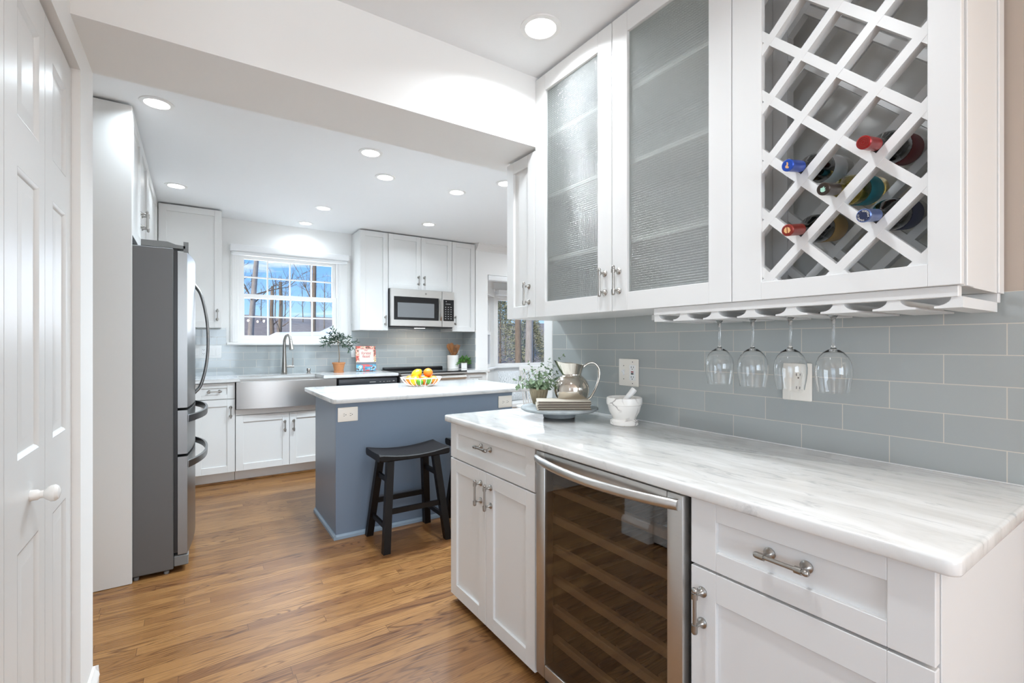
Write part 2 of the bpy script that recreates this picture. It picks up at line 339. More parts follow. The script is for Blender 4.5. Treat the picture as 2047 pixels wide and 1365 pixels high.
def cover_mat():
    """painted cookbook cover: pink ground, leafy red and green border, blue picnic scene below (object coords: x across, z up, centred)"""
    m, nt, p = base_mat('cookbook_cover'); N = nt.nodes.new; L = nt.links.new
    tc = N('ShaderNodeTexCoord'); sp = N('ShaderNodeSeparateXYZ'); L(tc.outputs['Generated'], sp.inputs[0])
    no = N('ShaderNodeTexNoise'); no.inputs['Scale'].default_value = 9; no.inputs['Detail'].default_value = 4; L(tc.outputs['Generated'], no.inputs['Vector'])
    leaf = N('ShaderNodeValToRGB'); leaf.color_ramp.interpolation = 'CONSTANT'; e = leaf.color_ramp.elements
    e[0].position = 0; e[0].color = srgb(60, 90, 56); e[1].position = .42; e[1].color = srgb(196, 66, 50)
    for q, c in ((.5, srgb(230, 130, 110)), (.56, srgb(240, 206, 190)), (.62, srgb(150, 170, 80)), (.68, srgb(200, 120, 40))):
        k = e.new(q); k.color = c
    L(no.outputs[0], leaf.inputs[0])
    def mask(sock, a, b):
        r = N('ShaderNodeMapRange'); r.inputs['From Min'].default_value = a; r.inputs['From Max'].default_value = b
        L(sock, r.inputs[0]); return r.outputs[0]
    def mx(f, a, b):
        k = N('ShaderNodeMixRGB')
        L(f, k.inputs[0])
        for i, s in ((1, a), (2, b)):
            if isinstance(s, tuple): k.inputs[i].default_value = s
            else: L(s, k.inputs[i])
        return k.outputs[0]
    def mmax(a, b):
        k = N('ShaderNodeMath'); k.operation = 'MAXIMUM'; L(a, k.inputs[0]); L(b, k.inputs[1]); return k.outputs[0]
    edge = mmax(mmax(mask(sp.outputs['X'], .22, .12), mask(sp.outputs['X'], .84, .92)), mask(sp.outputs['Z'], .84, .92))
    c = mx(edge, srgb(242, 214, 202), leaf.outputs[0])
    lowc = N('ShaderNodeValToRGB'); lowc.color_ramp.interpolation = 'CONSTANT'; e = lowc.color_ramp.elements
    e[0].position = 0; e[0].color = srgb(204, 84, 80); e[1].position = .44; e[1].color = srgb(54, 138, 176)
    for q, cc in ((.52, srgb(90, 170, 200)), (.58, srgb(190, 210, 224)), (.64, srgb(70, 80, 90))):
        k = e.new(q); k.color = cc
    mp = N('ShaderNodeMapping'); mp.inputs['Scale'].default_value = (1, 1, 2); L(tc.outputs['Generated'], mp.inputs[0])
    n2 = N('ShaderNodeTexNoise'); n2.inputs['Scale'].default_value = 4; L(mp.outputs[0], n2.inputs['Vector']); L(n2.outputs[0], lowc.inputs[0])
    c = mx(mask(sp.outputs['Z'], .36, .34), c, srgb(96, 104, 112))
    c = mx(mask(sp.outputs['Z'], .27, .25), c, lowc.outputs[0])
    L(c, p.inputs['Base Color']); p.inputs['Roughness'].default_value = .4
    return m
def fabric_leaf():
    m, nt, p = base_mat('leaf_print_fabric'); N = nt.nodes.new; L = nt.links.new
    tc = N('ShaderNodeTexCoord'); w = N('ShaderNodeTexWave'); w.inputs['Scale'].default_value = 19; w.inputs['Distortion'].default_value = 14; w.inputs['Detail'].default_value = 2
    L(tc.outputs['Object'], w.inputs['Vector'])
    r = N('ShaderNodeValToRGB'); r.color_ramp.elements[0].position = .32; r.color_ramp.elements[1].position = .40
    r.color_ramp.elements[0].color = (.42, .45, .46, 1); r.color_ramp.elements[1].color = (.74, .76, .78, 1)
    L(w.outputs[0], r.inputs[0]); L(r.outputs[0], p.inputs['Base Color']); p.inputs['Roughness'].default_value = .85
    return m
leaf_fabric = fabric_leaf()

# ------------------------------------------------------------------ builders
ORG = {}
class B:
    """collects shapes into one mesh"""
    def __init__(s, M=None): s.bm = bmesh.new(); s.M = M or Matrix.Identity(4)
    def P(s, *v): return s.M @ Vector(v)
    def box(s, x0, x1, y0, y1, z0, z1, bev=0, seg=1):
        t = bmesh.new(); bmesh.ops.create_cube(t, size=1)
        for v in t.verts: v.co = Vector(((x0 + x1) / 2 + v.co.x * (x1 - x0), (y0 + y1) / 2 + v.co.y * (y1 - y0), (z0 + z1) / 2 + v.co.z * (z1 - z0)))
        if bev: bmesh.ops.bevel(t, geom=t.edges[:], offset=bev, segments=seg, profile=.5, affect='EDGES')
        return s._add(t)
    def _add(s, t, M=None):
        mp = {}
        for v in t.verts: mp[v.index] = s.bm.verts.new(s.M @ (M @ v.co if M else v.co))
        t.verts.index_update()
        mp = {}
        vs = []
        for v in s.bm.verts: pass
        t.free(); return s
    def hexa(s, pts):
        """8 points: bottom 4, top 4"""
        v = [s.bm.verts.new(s.M @ Vector(p)) for p in pts]
        for f in ((0, 3, 2, 1), (4, 5, 6, 7), (0, 1, 5, 4), (1, 2, 6, 5), (2, 3, 7, 6), (3, 0, 4, 7)): s.bm.faces.new([v[i] for i in f])
        return s
    def rings(s, rings, caps=True, closed=True):
        R = [[s.bm.verts.new(s.M @ Vector(p)) for p in r] for r in rings]; n = len(R[0])
        for a, b in zip(R, R[1:]):
            for i in range(n if closed else n - 1):
                j = (i + 1) % n; s.bm.faces.new((a[i], a[j], b[j], b[i]))
        if caps and closed: s.bm.faces.new(R[0][::-1]); s.bm.faces.new(R[-1])
        return s
    def prism(s, pts, d):
        """planar polygon pts extruded by vector d"""
        d = Vector(d); return s.rings([[Vector(p) for p in pts], [Vector(p) + d for p in pts]])
    def cyl(s, p0, p1, r0, r1=None, seg=12, caps=True):
        r1 = r0 if r1 is None else r1; p0 = Vector(p0); p1 = Vector(p1); d = (p1 - p0).normalized()
        u = d.orthogonal().normalized(); w = d.cross(u)
        ring = lambda c, r: [c + (u * cos(2 * pi * i / seg) + w * sin(2 * pi * i / seg)) * r for i in range(seg)]
        return s.rings([ring(p0, r0), ring(p1, r1)], caps)
    def lathe(s, prof, c=(0, 0, 0), d=(0, 0, 1), seg=24, caps=True):
        """prof: (radius, height along d) list"""
        c = Vector(c); d = Vector(d).normalized(); u = d.orthogonal().normalized(); w = d.cross(u)
        return s.rings([[c + d * h + (u * cos(2 * pi * i / seg) + w * sin(2 * pi * i / seg)) * max(r, 1e-5) for i in range(seg)] for r, h in prof], caps)
    def tube(s, pts, r, seg=8, closed=False, caps=True, flat=None):
        pts = [Vector(p) for p in pts]; n = len(pts); R = []
        up = None
        for i, p in enumerate(pts):
            a = pts[i - 1] if (i or closed) else p; b = pts[(i + 1) % n] if (i < n - 1 or closed) else p
            t = (b - a).normalized()
            if up is None: up = t.orthogonal().normalized()
            up = (up - t * up.dot(t)); up = up.normalized() if up.length > 1e-6 else t.orthogonal().normalized()
            w = t.cross(up); rr = r[i] if isinstance(r, (list, tuple)) else r
            R.append([p + up * cos(2 * pi * k / seg) * rr + w * sin(2 * pi * k / seg) * rr for k in range(seg)])
        if closed: R.append(R[0]); return s.rings(R, False)
        return s.rings(R, caps)
    def ball(s, c, r, sub=2, sc=(1, 1, 1), rot=None):
        t = bmesh.new(); bmesh.ops.create_icosphere(t, subdivisions=sub, radius=1)
        M = Matrix.Translation(c) @ (rot.to_4x4() if rot else Matrix.Identity(4)) @ Matrix.Diagonal((r * sc[0], r * sc[1], r * sc[2], 1))
        return s._add(t, M)
    def grid(s, f, nu, nv):
        V = [[s.bm.verts.new(s.M @ Vector(f(i / nu, j / nv))) for j in range(nv + 1)] for i in range(nu + 1)]
        for i in range(nu):
            for j in range(nv): s.bm.faces.new((V[i][j], V[i + 1][j], V[i + 1][j + 1], V[i][j + 1]))
        return s
    def quad(s, *pts):
        s.bm.faces.new([s.bm.verts.new(s.M @ Vector(p)) for p in pts]); return s
    def build(s, name, m, parent=None, ang=35, recalc=True, origin=None):
        bm = s.bm
        if recalc: bmesh.ops.recalc_face_normals(bm, faces=bm.faces[:])
        if origin is not None: o = Vector(origin)
        elif parent is not None: o = ORG[parent]
        else:
            xs = [v.co for v in bm.verts]
            o = Vector(((min(v.x for v in xs) + max(v.x for v in xs)) / 2, (min(v.y for v in xs) + max(v.y for v in xs)) / 2, min(v.z for v in xs)))
        bmesh.ops.translate(bm, verts=bm.verts[:], vec=-o)
        me = bpy.data.meshes.new(name); bm.to_mesh(me); bm.free()
        if ang is not None: me.shade_smooth(); me.set_sharp_from_angle(angle=radians(ang))
        for mm in (m if isinstance(m, (list, tuple)) else [m]): me.materials.append(mm)
        ob = bpy.data.objects.new(name, me); COL.objects.link(ob)
        if parent is not None:
            ob.parent = parent; ob.location = o - ORG[parent]
        else: ob.location = o
        ORG[ob] = o
        return ob
def _add(s, t, M=None):
    t.verts.index_update(); vs = [s.bm.verts.new(s.M @ (M @ v.co if M else v.co)) for v in t.verts]
    for f in t.faces: s.bm.faces.new([vs[v.index] for v in f.verts])
    t.free(); return s
B._add = _add
def frame(O, A, N):
    """local x = A (along), y = N (outward), z = up, origin O"""
    A, N, O = Vector(A), Vector(N), Vector(O)
    return Matrix(((A.x, N.x, 0, O.x), (A.y, N.y, 0, O.y), (A.z, N.z, 1, O.z), (0, 0, 0, 1)))

def thing(name, label, cat, loc, group=None):
    o = bpy.data.objects.new(name, None); COL.objects.link(o); o.location = loc; o.empty_display_size = .05
    ORG[o] = Vector(loc); o['label'] = label; o['category'] = cat
    if group: o['group'] = group
    return o
def tag(o, label, cat, group=None):
    o['label'] = label; o['category'] = cat
    if group: o['group'] = group
    return o
def struct(o): o['kind'] = 'structure'; return o
def copy_tree(o, parent=None):
    c = o.copy(); COL.objects.link(c)
    if parent: c.parent = parent
    for ch in list(o.children): copy_tree(ch, c)
    return c
def curve_pts(pts, n=8):
    """Catmull-Rom through pts"""
    P = [Vector(p) for p in pts]; P = [P[0] * 2 - P[1]] + P + [P[-1] * 2 - P[-2]]; out = []
    for i in range(1, len(P) - 2):
        for k in range(n):
            t = k / n; a, b, c, d = P[i - 1:i + 3]
            out.append(.5 * ((2 * b) + (c - a) * t + (2 * a - 5 * b + 4 * c - d) * t * t + (3 * b - a - 3 * c + d) * t ** 3))
    out.append(P[-2]); return out
def text_mesh(txt, size, M, name, m, parent, depth=.0006, shear=0, align='CENTER'):
    cu = bpy.data.curves.new('lettering', 'FONT'); cu.body = txt; cu.size = size; cu.align_x = align; cu.align_y = 'CENTER'; cu.extrude = depth; cu.shear = shear
    ob = bpy.data.objects.new('lettering', cu); COL.objects.link(ob)
    dg = bpy.context.evaluated_depsgraph_get(); me0 = bpy.data.meshes.new_from_object(ob.evaluated_get(dg))
    bpy.data.objects.remove(ob); bpy.data.curves.remove(cu)
    b = B(); t = bmesh.new(); t.from_mesh(me0); b._add(t, M); bpy.data.meshes.remove(me0)
    return b.build(name, m, parent, ang=None)
def mtext(p, right, up):
    r = Vector(right).normalized(); u = Vector(up).normalized(); n = r.cross(u); p = Vector(p)
    return Matrix(((r.x, u.x, n.x, p.x), (r.y, u.y, n.y, p.y), (r.z, u.z, n.z, p.z), (0, 0, 0, 1)))

# --- cabinet pieces
def make_pull_mesh():
    b = B(); S = .0365
    b.lathe([(.0046, -.046), (.0046, .046)], (0, .030, 0), (0, 0, 1), 12)
    for k in (-1, 1):
        b.lathe([(.0052, S * k - .0085), (.0074, S * k - .0085), (.0074, S * k + .0045), (.0052, S * k + .0045)], (0, .030, 0), (0, 0, 1), 14)
        b.lathe([(.0040, 0), (.0066, .002), (.0072, .006), (.0060, .010), (.003, .012)], (0, .030, S * k + .006 * k), (0, 0, k), 14)
        b.lathe([(.0125, 0), (.0125, .003), (.0085, .006), (.0045, .012), (.0038, .026)], (0, 0, S * k), (0, 1, 0), 14)
    bmesh.ops.recalc_face_normals(b.bm, faces=b.bm.faces[:])
    me = bpy.data.meshes.new('pull_handle'); b.bm.to_mesh(me); b.bm.free(); me.shade_smooth(); me.set_sharp_from_angle(angle=radians(40)); me.materials.append(nickel)
    return me
PULL = make_pull_mesh()
def pull(parent, pos, N, vertical=True, s=1.0):
    N = Vector(N); A = Vector((0, 0, 1)).cross(N)   # along
    o = bpy.data.objects.new('handle', PULL); COL.objects.link(o); o.parent = parent
    z = Vector((0, 0, 1)) if vertical else A
    x = N.cross(z)
    o.matrix_basis = Matrix(((x.x, N.x, z.x, 0), (x.y, N.y, z.y, 0), (x.z, N.z, z.z, 0), (0, 0, 0, 1)))
    o.scale = (s, s, s); o.location = Vector(pos) - ORG[parent]; o['label'] = 'brushed nickel bar pull handle'
    return o
def shaker(name, O, A, N, w, h, parent, m=cab_white, fr=.057, t=.02, rec=.010, panel=True, rails=None, frt=None):
    """shaker front: back-bottom corner O, along A, outward N"""
    b = B(frame(O, A, N)); frt = frt or fr
    b.box(0, fr, 0, t, 0, h, .0014); b.box(w - fr, w, 0, t, 0, h, .0014)
    b.box(fr, w - fr, 0, t, 0, frt, .0011); b.box(fr, w - fr, 0, t, h - frt, h, .0011)
    if panel: b.box(fr - .004, w - fr + .004, .002, t - rec, frt - .004, h - frt + .004)
    return b.build(name, m, parent)

# ------------------------------------------------------------------ the room shell
CK, CD = 2.40, 2.425            # kitchen and dining ceiling heights
XL, XW = -.285, 1.634           # face of left wall, face of bar wall
H0, H1, HZ = 1.75, 2.095, 2.105 # header: near face, far face, underside
WY, NY = 5.28, 4.95             # window wall face, nook wall face
struct(B().box(-3.6, 6.2, -4.8, 6.6, -.05, 0).build('floor', floor_m, ang=None, origin=(0, 0, 0)))
struct(B().box(-3.6, 4.0, -4.8, H0, CD, CD + .06).build('ceiling', ceil_white, ang=None))
struct(B().box(-1.6, 6.2, H1, 6.6, CK, CK + .06).build('ceiling', ceil_white, ang=None))
hd = B(); hd.box(XL - .12, XW + .12, H0, H1, HZ, CD + .06); struct(hd.build('wall_header', wall_white, ang=None))
# left wall with the closet opening, and its far end
OY0, OY1, OZ = .69, 1.892, 2.017
w = B(); w.box(XL - .12, XL, OY1, H1, 0, HZ); w.box(XL - .12, XL, H0, OY1, OZ, HZ); w.box(XL - .12, XL, OY0, H0, OZ, CD);
w.box(XL - .12, XL, .45, OY0, 0, CD); w.box(-3.5, XL - .12, .45, .57, 0, CD)
wl = struct(w.build('wall_left', wall_white, ang=None))
def baseboard(name, O, A, N, L_):
    b = B(frame(O, A, N)); prof = [(0, 0), (.014, 0), (.014, .085), (.018, .088), (.016, .098), (.010, .106), (.006, .118), (0, .12)]
    b.prism([(0, y, z) for y, z in prof], (L_, 0, 0)); return struct(b.build(name, trim_white, ang=30))
baseboard('baseboard_left', (XL, OY1 + .004, 0), (0, 1, 0), (1, 0, 0), H1 - OY1 - .004)
baseboard('baseboard_left', (XL, .45, 0), (0, 1, 0), (1, 0, 0), OY0 - .45)
baseboard('baseboard_far', (XL - .12, H1, 0), (1, 0, 0), (0, 1, 0), .134)
# closet interior behind the doors
struct(B().box(-.95, -.93, .5, 2.0, 0, 2.3).build('wall_closet', wall_white, ang=None))
# bar wall (right) with its tile and its plain end
struct(B().box(XW, XW + .12, -3.0, 2.106, 0, CD).build('wall_right', wall_beige, ang=None, origin=(0, 0, 0)))
# back wall with two large windows' openings
w = B(); w.box(-3.6, -1.95, -4.65, -4.55, 0, CD); w.box(.95, 4.1, -4.65, -4.55, 0, CD); w.box(-1.95, .95, -4.65, -4.55, 0, .5); w.box(-1.95, .95, -4.65, -4.55, 2.28, CD)
struct(w.build('wall_back', wall_white, ang=None))
w = B(); w.box(-3.6, -3.5, -4.6, -2.4, 0, CD); w.box(-3.6, -3.5, -.1, .57, 0, CD); w.box(-3.6, -3.5, -2.4, -.1, 0, .5); w.box(-3.6, -3.5, -2.4, -.1, 2.2, CD); struct(w.build('wall_side', wall_white, ang=None))
struct(B().box(4.0, 4.1, -4.6, 2.0, 0, CD).build('wall_dining_right', wall_white, ang=None))
# kitchen: left wall, window wall with opening, return and nook wall
struct(B().box(-1.12, -1.0, H1, WY + .12, 0, CK).build('wall_kitchen_left', wall_white, ang=None))
struct(B().box(-1.12, XL - .12, H1 - .02, H1 + .0, 0, CK).build('wall_kitchen_near', wall_white, ang=None))
WX0, WX1, WZ0, WZ1 = .345, 1.285, 1.235, 2.085      # rough opening of the sink window
w = B(); w.box(-1.0, WX0, WY, WY + .14, 0, CK); w.box(WX1, 2.80, WY, WY + .14, 0, CK); w.box(WX0, WX1, WY, WY + .14, 0, WZ0); w.box(WX0, WX1, WY, WY + .14, WZ1, CK)
ww = struct(w.build('wall_window', wall_white, ang=None, origin=(0, 0, 0)))
RX = 2.79
w = B(); w.box(RX, 2.957, NY, WY + .14, 0, CK)                        # stub beside the range run
w.box(2.957, 4.95, NY, NY + .14, 2.04, CK); w.box(4.95, 6.2, NY, NY + .14, 0, CK)
w.box(2.957, 4.95, NY, NY + .14, 0, .40)
struct(w.build('wall_nook', wall_white, ang=None))
struct(B().box(6.1, 6.2, 2.0, 6.6, 0, CK).build('wall_far_right', wall_white, ang=None))
struct(B().box(XW + .12, 6.2, 1.98, 2.10, 0, CK).build('wall_nook_near', wall_white, ang=None))
# tile backsplashes
def backsplash():
    t = B(); t.box(XW - .008, XW, -1.2, 2.03, .864, 1.326); t.build('tile_backsplash', tile_bar, WR, ang=None)
    b = B(); b.box(XW - .010, XW, 2.03, 2.106, 0, 2.1, .002); b.build('end_casing', trim_white, WR)
    b = B(); b.box(XW - .0085, XW, -1.2, 2.03, .862, .8655); b.build('caulk_line', trim_white, WR, ang=None)
    t = B(); t.box(-1.0, .246, WY - .008, WY, .895, 1.345); t.box(.246, 1.42, WY - .008, WY, .895, 1.19); t.box(1.42, RX, WY - .008, WY, .895, 1.42)
    t.build('tile_backsplash', tile_kit, ww, ang=None)
    t = B(); t.box(RX - .008, RX, NY, WY - .008, .895, 1.36); t.build('tile_backsplash', tile_ret, ww, ang=None)
WR = [o for o in SC.objects if o.name == 'wall_right'][0]
backsplash()
# crown moulding on the nook wall
prof = [(0, 0), (.012, 0), (.018, .012), (.03, .018), (.06, .05), (.066, .066), (.078, .07), (.078, .082), (0, .082)]
b = B(); b.prism([(RX, NY - y, CK - .082 + z) for y, z in prof], (3.3, 0, 0)); struct(b.build('trim_1', trim_white, ang=25))

# ------------------------------------------------------------------ recessed ceiling lights
def can_light(x, y, z, label, r=.062, pw=1.0):
    t = thing('recessed_light', label, 'ceiling light', (x, y, z), 'recessed ceiling lights')
    b = B(); n = 32
    b.lathe([(r, -.001), (r + .002, -.006), (r + .020, -.004), (r + .021, 0), (r, 0)], (x, y, z), (0, 0, 1), n, caps=False); b.build('trim_ring', trim_white, t)
    b = B(); b.lathe([(.001, -.0035), (r, -.0025), (r, -.0005), (.001, -.0005)], (x, y, z), (0, 0, 1), n); b.build('lens', lens_m, t)
    d = bpy.data.lights.new('can_light', 'AREA'); d.shape = 'DISK'; d.size = .13; d.energy = CAN_POWER * pw; d.color = (.88, .945, 1) if z > 2.41 else (.78, .905, 1); d.spread = radians(150)
    o = bpy.data.objects.new('can_light', d); COL.objects.link(o); o.parent = t; o.location = (0, 0, -.012)
can_light(1.112, 1.462, CD, 'recessed light in the dining ceiling beside the glass-front cabinets', .058, .75)
for (x, y), lb in zip([(-.159, 2.946), (-.121, 4.404), (.915, 2.963), (1.137, 3.341), (1.72, 3.357), (.944, 4.409), (.913, 5.057), (1.947, 4.412), (1.93, 2.971)],
    ['recessed light above the white panel in front of the fridge', 'recessed light near the cabinet pulls beyond the fridge', 'recessed light closest to the header above the stool',
     'recessed light over the left half of the island', 'recessed light over the right half of the island', 'recessed light in front of the sink, clear of the window wall',
     'recessed light tight against the wall above the sink window', 'recessed light in front of the cabinets over the microwave', 'recessed light half hidden behind the small upper cabinet']):
    can_light(x, y, CK, lb, .052, (1.85 if x > 0 else .4) if y < 4 else ((.36 if x > 0 else .08) if y < 5 else .2))
can_light(.50, .72, CD, 'unseen recessed light added in the dining ceiling overhead to light the header', pw=.8); can_light(1.0, -1.3, CD, 'recessed light at the back of the dining ceiling')  # the overhead can is out of view, placed to brighten the header front

# ------------------------------------------------------------------ bifold closet doors (left)
DX = -.305; LW = .298
d1 = struct(thing('door_1', 'white glossy six-panel bifold closet door with a round knob', 'door', (DX, OY0, 0)))
def raised_panel(b, x0, x1, z0, z1):
    # sunk moulding and a raised field inside it; local x along, y outward
    def ring(i, y): return [(x0 + i, y, z0 + i), (x1 - i, y, z0 + i), (x1 - i, y, z1 - i), (x0 + i, y, z1 - i)]
    b.rings([ring(0, 0), ring(.006, -.003), ring(.010, -.0075), ring(.016, -.008), ring(.040, -.0025), ring(.041, -.0025)], caps=False)
    b.quad(*ring(.041, -.0025))
for k in range(4):
    y0 = OY1 - LW * (k + 1) + .0015; wd = LW - .003
    b = B(frame((DX, y0, .012), (0, 1, 0), (1, 0, 0))); h = OZ - .022
    px0, px1 = (.074, .222) if k % 2 == 0 else (.080, .245)
    zs = [(.12, .752), (.945, 1.555), (1.66, 1.91)]
    b.box(0, px0, -.030, 0, 0, h); b.box(px1, wd, -.030, 0, 0, h); zz = 0
    for a, c in zs:
        b.box(px0, px1, -.030, 0, zz, a); raised_panel(b, px0 + .0005, px1 - .0005, a + .0005, c - .0005); zz = c
    b.box(px0, px1, -.030, 0, zz, h); b.box(px0, px1, -.030, -.020, .05, h - .05)
    lf = b.build('leaf', door_white, d1, ang=25)
    if k == 1:
        b = B(); b.lathe([(.012, 0), (.0115, .012), (.0085, .016), (.0085, .022), (.013, .026), (.0185, .034), (.0185, .041), (.014, .047), (.004, .050)], (DX, 1.471, .862), (1, 0, 0), 24); b.build('knob', ceramic, lf)
# ------------------------------------------------------------------ kitchen window over the sink
def sash(b, x0, x1, y, z0, z1, st, cols, rows, bars=.012, t=.03, rail=None):
    rail = rail or st
    b.box(x0, x0 + st, y, y + t, z0, z1, .002); b.box(x1 - st, x1, y, y + t, z0, z1, .002)
    b.box(x0 + st, x1 - st, y, y + t, z0, z0 + rail, .002); b.box(x0 + st, x1 - st, y, y + t, z1 - st, z1, .002)
    gx0, gx1, gz0, gz1 = x0 + st, x1 - st, z0 + rail, z1 - st
    for i in range(1, cols): xx = gx0 + (gx1 - gx0) * i / cols; b.box(xx - bars / 2, xx + bars / 2, y + .006, y + .022, gz0, gz1, .001)
    for i in range(1, rows): zz = gz0 + (gz1 - gz0) * i / rows; b.box(gx0, gx1, y + .007, y + .021, zz - bars / 2, zz + bars / 2, .001)
    return gx0, gx1, gz0, gz1
w1 = struct(thing('window_1', 'white double-hung window with a grid of panes above the sink', 'window', (.83, WY, 1.19)))
b = B()
for x0, x1 in ((.278, .345), (1.285, 1.40)):
    b.box(x0, x1, WY - .018, WY, 1.215, 2.084, .003); b.box(x0 + .012, x1 - .022, WY - .024, WY - .0175, 1.2155, 2.083, .003)
b.box(.278, 1.40, WY - .018, WY, 2.085, 2.16, .003); b.build('casing', trim_white, w1)
b = B(); b.box(.245, 1.425, WY - .045, WY + .05, 1.187, 1.213, .006); b.box(.275, 1.40, WY - .010, WY, 1.212, 1.245, .003); b.build('sill', trim_white, w1)
b = B(); b.box(.345, .362, WY, WY + .13, 1.235, 2.085); b.box(1.268, 1.285, WY, WY + .13, 1.235, 2.085); b.box(.345, 1.285, WY, WY + .13, 2.07, 2.085); b.box(.345, 1.285, WY, WY + .13, 1.213, 1.245); b.build('jamb', trim_white, w1)
b = B(); g = sash(b, .362, 1.268, WY + .025, 1.245, 1.690, .037, 4, 2, .013); sl = b.build('lower_sash', trim_white, w1)
B().box(g[0], g[1], WY + .036, WY + .040, g[2], g[3]).build('pane', pane_m, sl, ang=None)
b = B(); g = sash(b, .362, 1.268, WY + .062, 1.650, 2.072, .037, 4, 2, .013); su = b.build('upper_sash', trim_white, w1)
B().box(g[0], g[1], WY + .073, WY + .077, g[2], g[3]).build('pane', pane_m, su, ang=None)
b = B(); b.box(.272, 1.372, WY - .10, WY - .019, 2.085, 2.148, .01, 3); b.box(.285, 1.36, WY - .075, WY - .02, 2.052, 2.086, .012, 3)
bl = tag(b.build('roller_blind', shade_white), 'white rolled-up cordless blind above the sink window', 'blind')

# ------------------------------------------------------------------ bay window in the breakfast nook
b = B()
PB = [(2.98, NY + .14), (3.40, 5.52), (4.62, 5.52), (5.04, NY + .14)]   # bay plan
def wall_seg(b, p, q, z0, z1, t=.10):
    d = (Vector(q) - Vector(p)).normalized(); n = Vector((-d.y, d.x)) * t
    p, q = Vector(p), Vector(q)
    b.hexa([(*p, z0), (*q, z0), (*(q + n), z0), (*(p + n), z0), (*p, z1), (*q, z1), (*(q + n), z1), (*(p + n), z1)])
for p, q in zip(PB, PB[1:]): wall_seg(b, p, q, 0, .875); wall_seg(b, p, q, 1.93, CK)
b.prism([(*p, 2.04) for p in PB] , (0, 0, .04)); struct(b.build('wall_bay', wall_white, ang=None))
def bay_unit(n, p, q, label):
    p, q = Vector(p), Vector(q); A = (q - p).normalized(); L_ = (q - p).length; N = Vector((A.y, -A.x))
    wn = struct(thing('window_%d' % n, label, 'window', (p.x, p.y, .875)))
    M = frame((p.x, p.y, 0), (A.x, A.y, 0), (N.x, N.y, 0))
    b = B(M); b.box(0, .055, -.09, .012, .891, 1.829, .003); b.box(L_ - .055, L_, -.09, .012, .891, 1.829, .003); b.cyl((0, .004, .88), (0, .004, 1.94), .03, seg=16); b.box(0, L_, -.09, .012, 1.83, 1.93, .003); b.box(-.02, L_ + .02, -.09, .045, .865, .890, .005)
    b.build('casing', trim_white, wn)
    return wn, M, L_
wn, M, L_ = bay_unit(2, PB[0], PB[1], 'narrow double-hung side window of the breakfast bay')
b = B(M); g = sash(b, .055, L_ - .055, -.06, .89, 1.36, .04, 1, 1); s1 = b.build('lower_sash', trim_white, wn); B(M).box(g[0], g[1], -.048, -.044, g[2], g[3]).build('pane', pane_m, s1, ang=None)
b = B(M); g = sash(b, .055, L_ - .055, -.085, 1.33, 1.83, .04, 1, 1); s1 = b.build('upper_sash', trim_white, wn); B(M).box(g[0], g[1], -.073, -.069, g[2], g[3]).build('pane', pane_m, s1, ang=None)
wn, M, L_ = bay_unit(3, PB[1], PB[2], 'wide picture window of the breakfast bay looking on trees')
b = B(M); g = sash(b, .055, L_ - .055, -.07, .89, 1.83, .030, 1, 1, rail=.035); s1 = b.build('sash', trim_white, wn); B(M).box(g[0], g[1], -.055, -.051, g[2], g[3]).build('pane', pane_m, s1, ang=None)
wn, M, L_ = bay_unit(4, PB[2], PB[3], 'far side window of the breakfast bay hidden by the bar wall')
b = B(M); g = sash(b, .055, L_ - .055, -.07, .89, 1.83, .04, 1, 2); s1 = b.build('sash', trim_white, wn); B(M).box(g[0], g[1], -.055, -.051, g[2], g[3]).build('pane', pane_m, s1, ang=None)
b = B(); b.box(2.962, 4.94, NY - .012, NY + .07, 1.975, 2.036, .008, 2); tag(b.build('roller_blind', shade_white), 'white rolled-up blind box across the top of the breakfast bay', 'blind')
b = B(); b.box(3.40, 4.62, 5.40, 5.50, 1.86, 1.93, .008, 2); tag(b.build('roller_blind', shade_white), 'white rolled-up blind over the wide bay window', 'blind')
# window bench
b = B(); b.box(2.965, 4.94, NY - .02, NY + .12, .40, .45, .004); b.prism([(2.99, NY + .12, .40), (5.03, NY + .12, .40), (4.60, 5.50, .40), (3.42, 5.50, .40)], (0, 0, .05)); tag(b.build('window_bench', trim_white), 'white built-in bench seat under the breakfast bay window', 'bench')
def pillow(c, rz, tilt, lab, s=.40, m=leaf_fabric):
    b = B(Matrix.Translation(c) @ Matrix.Rotation(rz, 4, 'Z') @ Matrix.Rotation(tilt, 4, 'X'))
    def top(sg):
        def f(u, v):
            a, c2 = u * 2 - 1, v * 2 - 1; k = (1 - abs(a) ** 2.6) * (1 - abs(c2) ** 2.6); e = .94 + .06 * (a * a + c2 * c2) / 2
            return (a * s / 2 * e, sg * .075 * max(k, 0) ** .55, s / 2 + c2 * s / 2 * e)
        return f
    b.grid(top(1), 14, 14); b.grid(top(-1), 14, 14); bmesh.ops.remove_doubles(b.bm, verts=b.bm.verts[:], dist=.001)
    return tag(b.build('cushion', m, origin=c), lab, 'cushion', 'leaf print cushions on the bay bench')
pillow((3.50, 5.16, .455), .1, -.30, 'black and white leaf-print cushion just right of the counter end', .40)
pillow((3.93, 5.16, .455), -.1, -.3, 'black and white leaf-print cushion leaning next to the white chair', .44)


